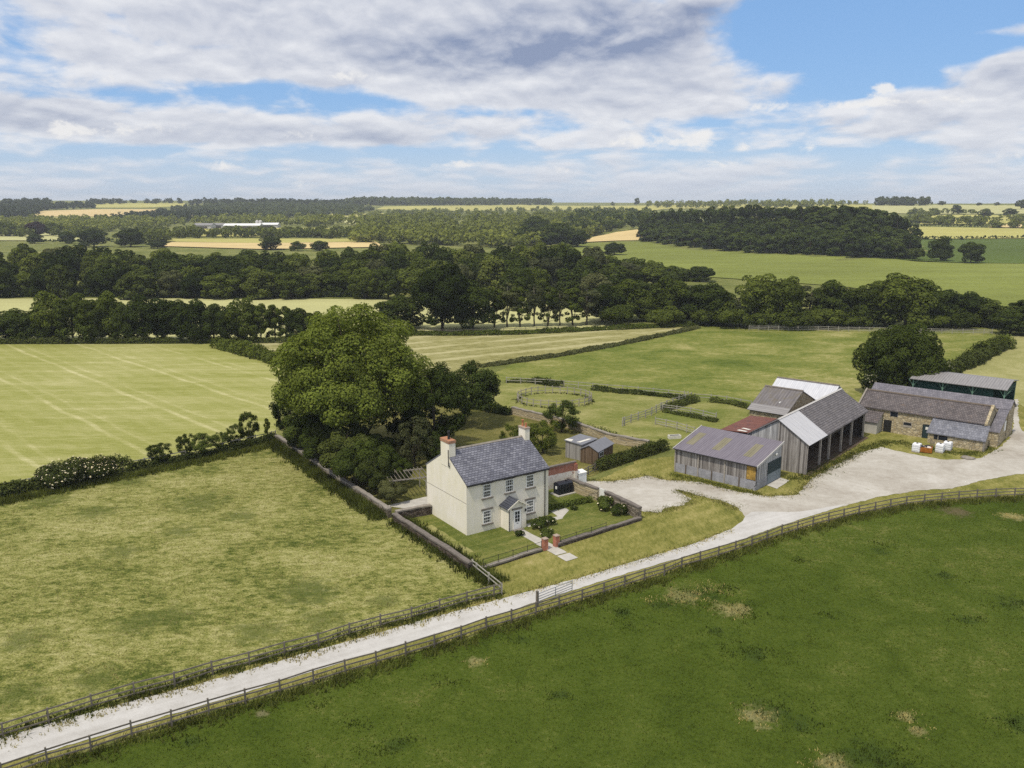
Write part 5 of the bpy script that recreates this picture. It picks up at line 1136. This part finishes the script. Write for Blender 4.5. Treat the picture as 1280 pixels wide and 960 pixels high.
# wide dark belt of wood
def topline(px, pts):
    return float(np.interp(px, [p[0] for p in pts], [p[1] for p in pts]))
BT = [(-80, 312), (0, 309), (60, 304), (150, 308), (260, 312), (330, 310), (420, 312), (470, 302), (520, 301), (600, 304), (660, 300), (720, 303), (770, 316), (820, 326), (860, 338), (900, 342)]
def belt_row(y0, x0, x1, step, f0, w_, lab, grp):
    x = x0
    while x < x1:
        px = 640 + F * x / (y0 * math.cos(PITCH) + CAMH * math.sin(PITCH))
        t_ = topline(px, BT); tt = t_ + (376 - 4 - t_) * f0 * rg.uniform(.7, 1.2) + rg.uniform(-4, 4)
        yy = y0 + rg.uniform(-7, 7); el = ray(px, tt); h = CAMH + el[2] * yy / el[1]
        h = min(max(h, 7), 20)
        k = K_belt[rg.choice([0, 1, 1, 2, 2, 3, 4])]
        k.put(x + rg.uniform(-2, 2), yy, h, w_ * rg.uniform(.85, 1.25), lab, 'tree', grp, 'woodland_tree', rg.uniform(0, 6))
        x += step * rg.uniform(.8, 1.2)
LB = 'dark tree in the wide belt of wood across the valley floor'; GB = 'trees of the wide dark belt'
belt_row(303, -245, -15, 8.6, .42, 11.5, LB, GB); belt_row(322, -255, 45, 9.0, .25, 12, LB, GB); belt_row(346, -270, 75, 9.5, .10, 12.5, LB, GB); belt_row(374, -285, 90, 10.5, 0, 13, LB, GB)
belt_row(285, 0, 62, 9, .42, 11, LB, GB)
# single trees in the fields beyond the belt
for px, b, t_, w_, k, lb_ in ((118, 309, 284, 36, K_round[0], 'broad dark tree rising just behind the left belt, left one of two'), (163, 309, 285, 36, K_round[1], 'broad dark tree rising just behind the left belt, right one of two'), (197, 311, 301, 24, K_round[2], 'low dark crown behind the belt near the tan field'),
                            (46, 296, 275, 25, TreeKind(170, 12, 5, .8, 16, 1600, 1.0, 'l_purple', 'round', .3), 'purple leaved beech in the far left fields'), (10, 296, 275, 34, K_mid[0], 'green tree left of the purple beech'), (66, 295, 276, 24, K_mid[1], 'green tree right of the purple beech'), (44, 305, 291, 20, K_round[1], 'dark tree below the purple beech'), (84, 305, 288, 20, K_round[0], 'dark tree left of the broad dark pair'),
                            (338, 313, 294, 28, K_round[2], 'dark tree cutting into the tan strip field'), (400, 314, 300, 24, K_round[0], 'dark tree at the right end of the tan strip field'), (372, 314, 301, 20, K_mid[2], 'green tree in front of the tan strip field'),
                            (768, 319, 302, 27, K_round[0], 'lone dark tree on the green hillside field'), (1175, 327, 295, 31, K_round[1], 'left one of two dark trees on the right hillside'), (1213, 330, 300, 30, K_round[2], 'right one of two dark trees on the right hillside'), (1142, 326, 310, 24, K_low[0], 'low dark bush at the right end of the hilltop wood'),
                            (1158, 300.5, 296, 5, K_round[0], 'tiny thorn on the shaded field edge, leftmost'), (1202, 301, 296, 4, K_round[1], 'tiny thorn on the shaded field edge, between the others'), (1245, 300, 294, 3.5, K_tall[0], 'tiny upright thorn on the shaded field edge')):
    place(k, px, b, t_, w_, lb_, 'tree', None, 'broadleaf_tree' if 'bush' not in lb_ else 'bush', far=True)
for px, b, t_, w_, lb_ in ((1197, 268, 255.5, 16, 'twin crowned tree on the pale far hill field'), (1230, 274, 261, 20, 'dark round tree on the far right hill'), (1262, 271, 260, 20, 'green tree at the far right edge of the hill'), (1178, 257, 251, 12, 'lone round tree on the skyline'), (1140, 268, 261, 14, 'grey tree above the hilltop wood corner'), (1203, 277, 270, 12, 'small tree on the far hedge line'), (1224, 257.5, 253, 8, 'small skyline tree right of the lone round one'),
                        (1246, 257.5, 252.5, 8, 'wispy little tree on the far right skyline'), (1276, 262, 249, 18, 'large tree at the right end of the skyline'), (795, 257, 247, 9, 'skyline tree left of the far hedge'), (766, 258, 252, 6, 'tiny tree on the skyline left of the hilltop wood')):
    place(K_far[1], px, b, t_, w_, lb_, 'tree', None, 'broadleaf_tree', far=True)
place(K_belt[0], 700, 309, 277, 58, 'dark crown in front of the sunlit far forest, largest', far=True, name='woodland_tree'); place(K_belt[1], 660, 307, 280, 44, 'dark crown left of the largest one in the far forest', far=True, name='woodland_tree'); place(K_belt[1], 668, 298, 268, 44, 'dark crown behind the largest one in the far forest', far=True, name='woodland_tree')
place(K_belt[0], 722, 309, 286, 30, 'dark crown at the tan field corner of the far forest', far=True, name='woodland_tree')
# hilltop wood: trees in rows up the knoll
HB = [(800, 303), (835, 306), (870, 311), (930, 316), (1000, 320), (1080, 323.5), (1138, 325)]; HTp = [(798, 268), (812, 261), (850, 256), (900, 254), (950, 254), (968, 260), (985, 254.5), (1040, 254), (1090, 258), (1115, 264), (1135, 276), (1146, 296)]
base_pts = [GT(*q) for q in HB]; seg = resample(base_pts, 15.0, False)
for r_i in range(10):
    px0 = 803 + rg.uniform(0, 8)
    while px0 < 1138:
        x, y = GT(px0, topline(px0, HB) - .5); dd_ = math.hypot(x, y); d = Vector((x, y)).normalized(); off = r_i * 11.5 + rg.uniform(-3.5, 3.5)
        qx, qy = x + d.x * off, y + d.y * off; z = float(T(qx, qy)); px = px0; px0 += rg.uniform(8.5, 12.5) * F / dd_
        t_ = topline(px, HTp); el = ray(px, t_ + rg.uniform(-1.5, 2)); hmax = CAMH + el[2] * qy / el[1] - z
        h = rg.uniform(10, 14.5)
        if h > hmax + 1 or r_i >= 8: h = hmax
        if h < 6: continue
        K_hill[rg.choice([0, 0, 1, 1, 2])].put(qx, qy, min(h, 22), rg.uniform(12, 17), 'dark tree in the dense wood capping the right hill', 'tree', 'trees of the hilltop wood', 'hill_tree', rg.uniform(0, 6))
# far-off woods that read as one mass
def in_poly(x, y, P):
    c = False; j = len(P) - 1
    for i in range(len(P)):
        if (P[i][1] > y) != (P[j][1] > y) and x < (P[j][0] - P[i][0]) * (y - P[i][1]) / (P[j][1] - P[i][1]) + P[i][0]: c = not c
        j = i
    return c
def far_wood(polys, n, hr, wr, mat, quads=70, leafsz=.34, seed=1, name='far_woodland'):
    rs = np.random.RandomState(seed); pts = []
    A = [(max(p[0] for p in P) - min(p[0] for p in P)) * (max(p[1] for p in P) - min(p[1] for p in P)) for P in polys]; S = sum(A)
    for P, a in zip(polys, A):
        W = [GT(*q) for q in P]; x0, x1 = min(p[0] for p in P), max(p[0] for p in P); y0, y1 = min(p[1] for p in P), max(p[1] for p in P)
        k = 0; want = max(3, int(n * a / S)); tries = 0
        while k < want and tries < want * 12:
            tries += 1; px, py = rs.uniform(x0, x1), rs.uniform(y0, y1)
            if not in_poly(px, py, P): continue
            pts.append(GT(px, py)); k += 1
    VV = []; 
    for (x, y) in pts:
        h = rs.uniform(*hr); r = rs.uniform(*wr) / 2; z = float(T(x, y))
        nl = 6; d = unit(rs.normal(size=(nl, 3))); C = d * np.array([r * .5, r * .5, h * .24]) + np.array([0, 0, h * .55])
        k = rs.randint(0, nl, quads); dd = unit(rs.normal(size=(quads, 3)) + .5 * d[k] + np.array([0, 0, .25]))
        P = C[k] + dd * np.array([r * .55, r * .55, h * .26]) * rs.uniform(.75, 1.05, (quads, 1)) + np.array([x, y, z])
        V, _ = leaf_quads(P, dd + .5 * rs.normal(size=(quads, 3)), r * leafsz * 1.6, rs); VV.append(V)
    V = np.concatenate(VV); o = link_mesh(name, np_mesh(name, V, np.arange(len(V)).reshape(-1, 4)), None, [M[mat]])
    return tag(o, kind='stuff')
far_wood([[(446, 303), (448, 280), (500, 268), (600, 265), (700, 264), (812, 265), (812, 278), (770, 288), (740, 297), (722, 306), (640, 312), (540, 306)]], 900, (9, 13), (9, 13), 'l_far', 80, .34, 1)
far_wood([[(720, 268), (812, 267), (812, 284), (770, 290), (740, 296), (700, 300)]], 110, (12, 15), (10, 14), 'l_hill', 90, .34, 2)
far_wood([[(212, 264), (300, 257), (440, 259), (470, 264), (430, 272), (330, 274), (240, 270)]], 620, (9, 14), (12, 18), 'l_far2', 50, .4, 3)
far_wood([[(-40, 268), (60, 262), (38, 272), (-40, 276)], [(-40, 262), (0, 259), (100, 259), (110, 262), (40, 264), (-40, 268)], [(60, 260), (115, 257), (120, 261), (70, 262.5)], [(100, 258), (112, 254), (230, 253.3), (232, 255), (120, 256)], [(120, 279), (210, 268), (330, 270), (330, 276), (210, 279)]], 520, (9, 15), (11, 17), 'l_far2', 50, .4, 4)
far_wood([[(-40, 290), (0, 280), (120, 276), (235, 279), (235, 284), (180, 287), (120, 292), (20, 291)], [(330, 281), (345, 276), (440, 275), (445, 282), (400, 284), (340, 284)], [(230, 282), (260, 276), (330, 274), (350, 279), (260, 282)]], 420, (8, 14), (9, 15), 'l_far', 60, .36, 5)
far_wood([[(170, 299), (180, 293), (330, 293), (452, 293), (452, 300), (330, 299)], [(0, 297), (0, 295.5), (110, 296), (110, 298)], [(170, 305), (190, 300.5), (220, 301), (200, 305)]], 150, (7, 11), (9, 14), 'l_far', 70, .34, 6)
far_wood([[(430, 257), (440, 254.6), (600, 254.4), (690, 255.4), (690, 256.8), (560, 257.4)]], 330, (16, 22), (16, 24), 'l_far2', 45, .42, 7); far_wood([[(0, 260), (20, 255), (60, 256), (60, 259)], [(232, 257), (260, 255), (430, 256), (430, 259)]], 200, (12, 18), (14, 22), 'l_far2', 45, .42, 8)
far_wood([[(800, 258), (805, 256.5), (1000, 256), (1090, 257), (1000, 260), (820, 261)]], 170, (10, 15), (10, 15), 'l_far', 60, .36, 9)
far_wood([[(1096, 257.5), (1098, 256.5), (1118, 256.5), (1165, 257.2), (1165, 257.8)]], 45, (14, 19), (14, 22), 'l_far2', 50, .4, 10)
far_wood([[(1138, 283), (1140, 276), (1250, 277), (1250, 282.5)], [(1130, 280), (1130, 266), (1170, 268), (1166, 280)], [(1250, 281), (1262, 275), (1320, 277), (1320, 281)], [(1240, 286), (1250, 284.5), (1330, 286), (1330, 287.5)], [(1160, 269), (1165, 267.6), (1235, 266.5), (1235, 267.8)]], 150, (6, 10), (8, 13), 'l_far', 60, .36, 11)
far_wood([[(440, 305), (446, 295), (470, 291), (560, 300), (560, 308)], [(445, 270), (470, 266), (560, 266), (560, 272), (450, 282)]], 160, (8, 12), (9, 13), 'l_far', 70, .36, 12)
# far hedges with a dark line
for i, pts in enumerate((((1140, 300), (1280, 298.5), (1340, 298)), ((1140, 283), (1200, 284), (1245, 285)), ((50, 303), (180, 303)), ((0, 293), (100, 293)), ((330, 297.5), (470, 297)))):
    W = [GT(*q) for q in pts]; P_ = resample(W, 3.0, False); rs = np.random.RandomState(200 + i)
    PP = np.repeat(np.array(P_), 6, 0) + rs.normal(size=(len(P_) * 6, 2)) * .8; z = T(PP[:, 0], PP[:, 1]) + rs.uniform(.3, 2.6, len(PP))
    V, Fq = leaf_quads(np.c_[PP, z], rs.normal(size=(len(PP), 3)) + np.array([0, 0, .5]), 2.2, rs)
    tag(link_mesh('far_hedge', np_mesh('far_hedge', V, Fq), None, [M['l_far2']]), ('dark hedge between the shaded slope and the pale hill field', 'dark hedge under the tan hill field', 'far hedge below the purple beech', 'far hedge left of the purple beech', 'far hedge in front of the distant farm')[i], 'hedge')
# distant farm buildings
for px, py, w_, h, d_, mat, rm, lb_ in ((253, 286.5, 22, 7, 22, 'trim', 'f_gray', 'far grey farm shed, leftmost of the distant farm'), (272, 285.5, 16, 6, 16, 'trim', 'f_gray', 'far low grey shed beside the leftmost farm shed'), (302, 286.5, 44, 6.5, 22, 'boards_pale', 'white', 'long white roofed farm shed in the distance'), (334, 285, 26, 6, 20, 'trim', 'white', 'small white farm building right of the long white shed')):
    x, y = GT(px, py); z = float(T(x, y)); o = empty('farm_building', (x, y, z), R(4), lb_, 'farm building')
    MB().prism_x([(0, 0), (d_, 0), (d_, h * .7), (d_ / 2, h), (0, h * .7)], -w_ / 2, w_ / 2).build('wall', M[mat], o)
    MB().slab([(-w_ / 2 - .5, -.6, h * .7), (w_ / 2 + .5, -.6, h * .7), (w_ / 2 + .5, d_ / 2, h + .3), (-w_ / 2 - .5, d_ / 2, h + .3)], .3).slab([(-w_ / 2 - .5, d_ / 2, h + .3), (w_ / 2 + .5, d_ / 2, h + .3), (w_ / 2 + .5, d_ + .6, h * .7), (-w_ / 2 - .5, d_ + .6, h * .7)], .3).build('roof', M['white' if rm == 'white' else 'dutchroof'], o)
    MB().box(-w_ * .3, w_ * .28, -.1, -.01, .2, h * .5).build('opening', M['boards_dark'], o)
for px in (322, 326):
    x, y = GT(px, 285.5); z = float(T(x, y)); o = MB().tube([(0, 0, 0), (0, 0, 9), (0, 0, 10.2)], [2.2, 2.2, .4], 12).build('silo', M['trim']); o.location = (x, y, z)
    tag(o, 'pale upright silo at the distant farm', 'silo', 'silos at the distant farm')

# grass standing up: blades in tufts
def tufts(name, XY, h, w_, mat, n_bl, seed, spread=.18):
    rs = np.random.RandomState(seed); XY = np.repeat(np.asarray(XY, float), n_bl, 0); n = len(XY)
    p = np.c_[XY + rs.normal(size=(n, 2)) * spread, np.full(n, .02)]; a = rs.uniform(0, 2 * np.pi, n); dv = np.c_[np.cos(a), np.sin(a), np.zeros(n)]
    hh = h * rs.uniform(.45, 1.25, n); lean = rs.normal(size=(n, 2)) * .35
    tip = p + np.c_[lean * hh[:, None], hh]; ww = (w_ * rs.uniform(.6, 1.4, n))[:, None] / 2
    V = np.stack([p - dv * ww, p + dv * ww, tip], 1).reshape(-1, 3)
    o = link_mesh(name, np_mesh(name, V, np.arange(3 * n).reshape(-1, 3)), None, [M[mat]])
    return tag(o, kind='stuff')
def along(pts, off, width, per_m, seed):
    rs = np.random.RandomState(seed); P_ = np.array(resample(pts, .5, False)); n = int(len(P_) * .5 * per_m); k = rs.randint(0, len(P_) - 1, n)
    d = unit(np.c_[P_[k + 1] - P_[k], np.zeros(n)])[:, :2]; nn = np.c_[-d[:, 1], d[:, 0]]
    return P_[k] + d * rs.uniform(0, .5, (n, 1)) + nn * (off + width * rs.normal(size=(n, 1)) * .5)
tufts('long_grass', along(lof, -.55, .9, 20, 1), .42, .10, 'g_long', 6, 1); tufts('long_grass', along(lof, .35, .35, 7, 2), .30, .08, 'g_straw', 4, 2)
tufts('long_grass', along(upf, 0, .7, 16, 3), .42, .10, 'g_long', 6, 3); tufts('long_grass', along(upf, -.9, .6, 8, 13), .25, .08, 'g_straw', 5, 13)
tufts('long_grass', along([hloc(-4.7, 8), hloc(-4.6, -7), hloc(-4.3, -11)], .8, 1.2, 60, 4), .62, .11, 'g_long', 6, 4); tufts('long_grass', along(wl, -.75, 1.2, 60, 5), .8, .11, 'g_long', 6, 5)
tufts('long_grass', along(GL((-60, 640), (100, 606), (250, 576), (345, 554)), -.6, 1.2, 45, 6), .55, .12, 'g_long', 6, 6)
tufts('long_grass', along(rp, 0, .6, 5, 7), .3, .12, 'g_long', 5, 7)
tufts('long_grass', along(GL((838, 592), (945, 617), (950, 618)), -.2, .7, 30, 8), .2, .08, 'g_long', 5, 8); tufts('long_grass', along(GL((980, 598), (1003, 600), (1040, 582), (1085, 560), (1120, 552), (1150, 560), (1215, 570), (1240, 560)), .2, 1.3, 35, 9), .2, .08, 'g_long', 5, 9)
def scatter(poly, n, seed, z=0):
    rs = np.random.RandomState(seed); xs_ = [p[0] for p in poly]; ys_ = [p[1] for p in poly]; out = []
    while len(out) < n:
        x, y = rs.uniform(min(xs_), max(xs_)), rs.uniform(min(ys_), max(ys_))
        if in_poly(x, y, poly): out.append((x, y))
    return out
mp = [G(*q) for q in ((0, 640), (100, 612), (250, 580), (345, 560), (460, 632), (580, 715), (560, 740), (380, 795), (200, 838), (0, 890))]
tufts('meadow_grass', scatter(mp, 5000, 21), .10, .07, 'g_straw', 5, 21, .35)
pp = [G(*q) for q in ((120, 945), (380, 862), (640, 782), (900, 700), (1150, 640), (1280, 630), (1400, 800), (1400, 1000), (100, 1000))]
tufts('pasture_grass', scatter(pp, 12000, 23), .08, .07, 'g_past', 4, 23, .3)
rank = []
rs_ = random.Random(9)
for (px, py, r_) in ((240, 928, .5), (480, 940, .6), (510, 926, .5), (395, 880, .5), (775, 765, .7), (650, 800, .5), (925, 815, .9), (960, 820, .7), (895, 790, .5), (1030, 770, .4), (1180, 720, .5), (1265, 755, 1.0), (1210, 775, .6), (960, 885, 1.0), (1000, 905, .8), (1080, 945, 1.4), (1120, 955, 1.0), (870, 745, 1.2), (905, 735, 1.0), (830, 755, .8), (790, 780, .6), (1000, 700, .5), (1100, 680, .6), (700, 870, .4), (560, 850, .5), (1275, 905, .9), (450, 905, .4), (1130, 900, .6), (920, 765, 1.2)):
    c = G(px, py)
    for _ in range(int(26 * r_ * r_ + 8)): rank.append((c[0] + rs_.gauss(0, r_ * 1.2), c[1] + rs_.gauss(0, r_ * .9)))
tufts('rank_grass', rank, .16, .08, 'g_rank', 6, 24, .22)

tus = []
for (px, py, r_) in ((948, 895, 1.2), (915, 762, 1.3), (855, 745, 1.6), (890, 738, 1.4), (1130, 895, .7), (1040, 955, 1.0), (1265, 646, 1.2), (595, 828, .6), (1148, 915, .6), (820, 748, .8)):
    c = G(px, py)
    for _ in range(int(20 * r_ * r_ + 5)): tus.append((c[0] + rs_.gauss(0, r_ * .7), c[1] + rs_.gauss(0, r_ * .6)))
tufts('straw_tussock', tus, .15, .06, 'g_straw', 6, 25, .15)
edge = GL((924, 637), (905, 628), (880, 622), (855, 615), (845, 613), (864, 625), (852, 633), (832, 636), (826, 642), (806, 641))
tufts('verge_tufts', along(edge, .1, .9, 14, 31), .12, .07, 'g_straw', 5, 31, .2); tufts('verge_tufts', along(edge, .1, 1.0, 16, 32), .14, .07, 'g_long', 5, 32, .2)
top = GL((727, 601), (765, 602), (787, 599), (810, 595), (830, 600), (874, 603), (928, 616), (964, 621), (996, 619), (1014, 599), (1036, 585), (1072, 567))
tufts('verge_tufts', along(top, .1, .9, 14, 33), .14, .07, 'g_long', 5, 33, .2); tufts('verge_tufts', along(top, -.1, .9, 8, 34), .12, .07, 'g_straw', 5, 34, .2)
low = GL((640, 746), (720, 725), (800, 701), (870, 680), (915, 662)); tufts('verge_tufts', along(low, 0, .5, 9, 35), .12, .07, 'g_straw', 5, 35, .2); tufts('verge_tufts', along(low, .1, .5, 9, 36), .12, .07, 'g_long', 5, 36, .2)
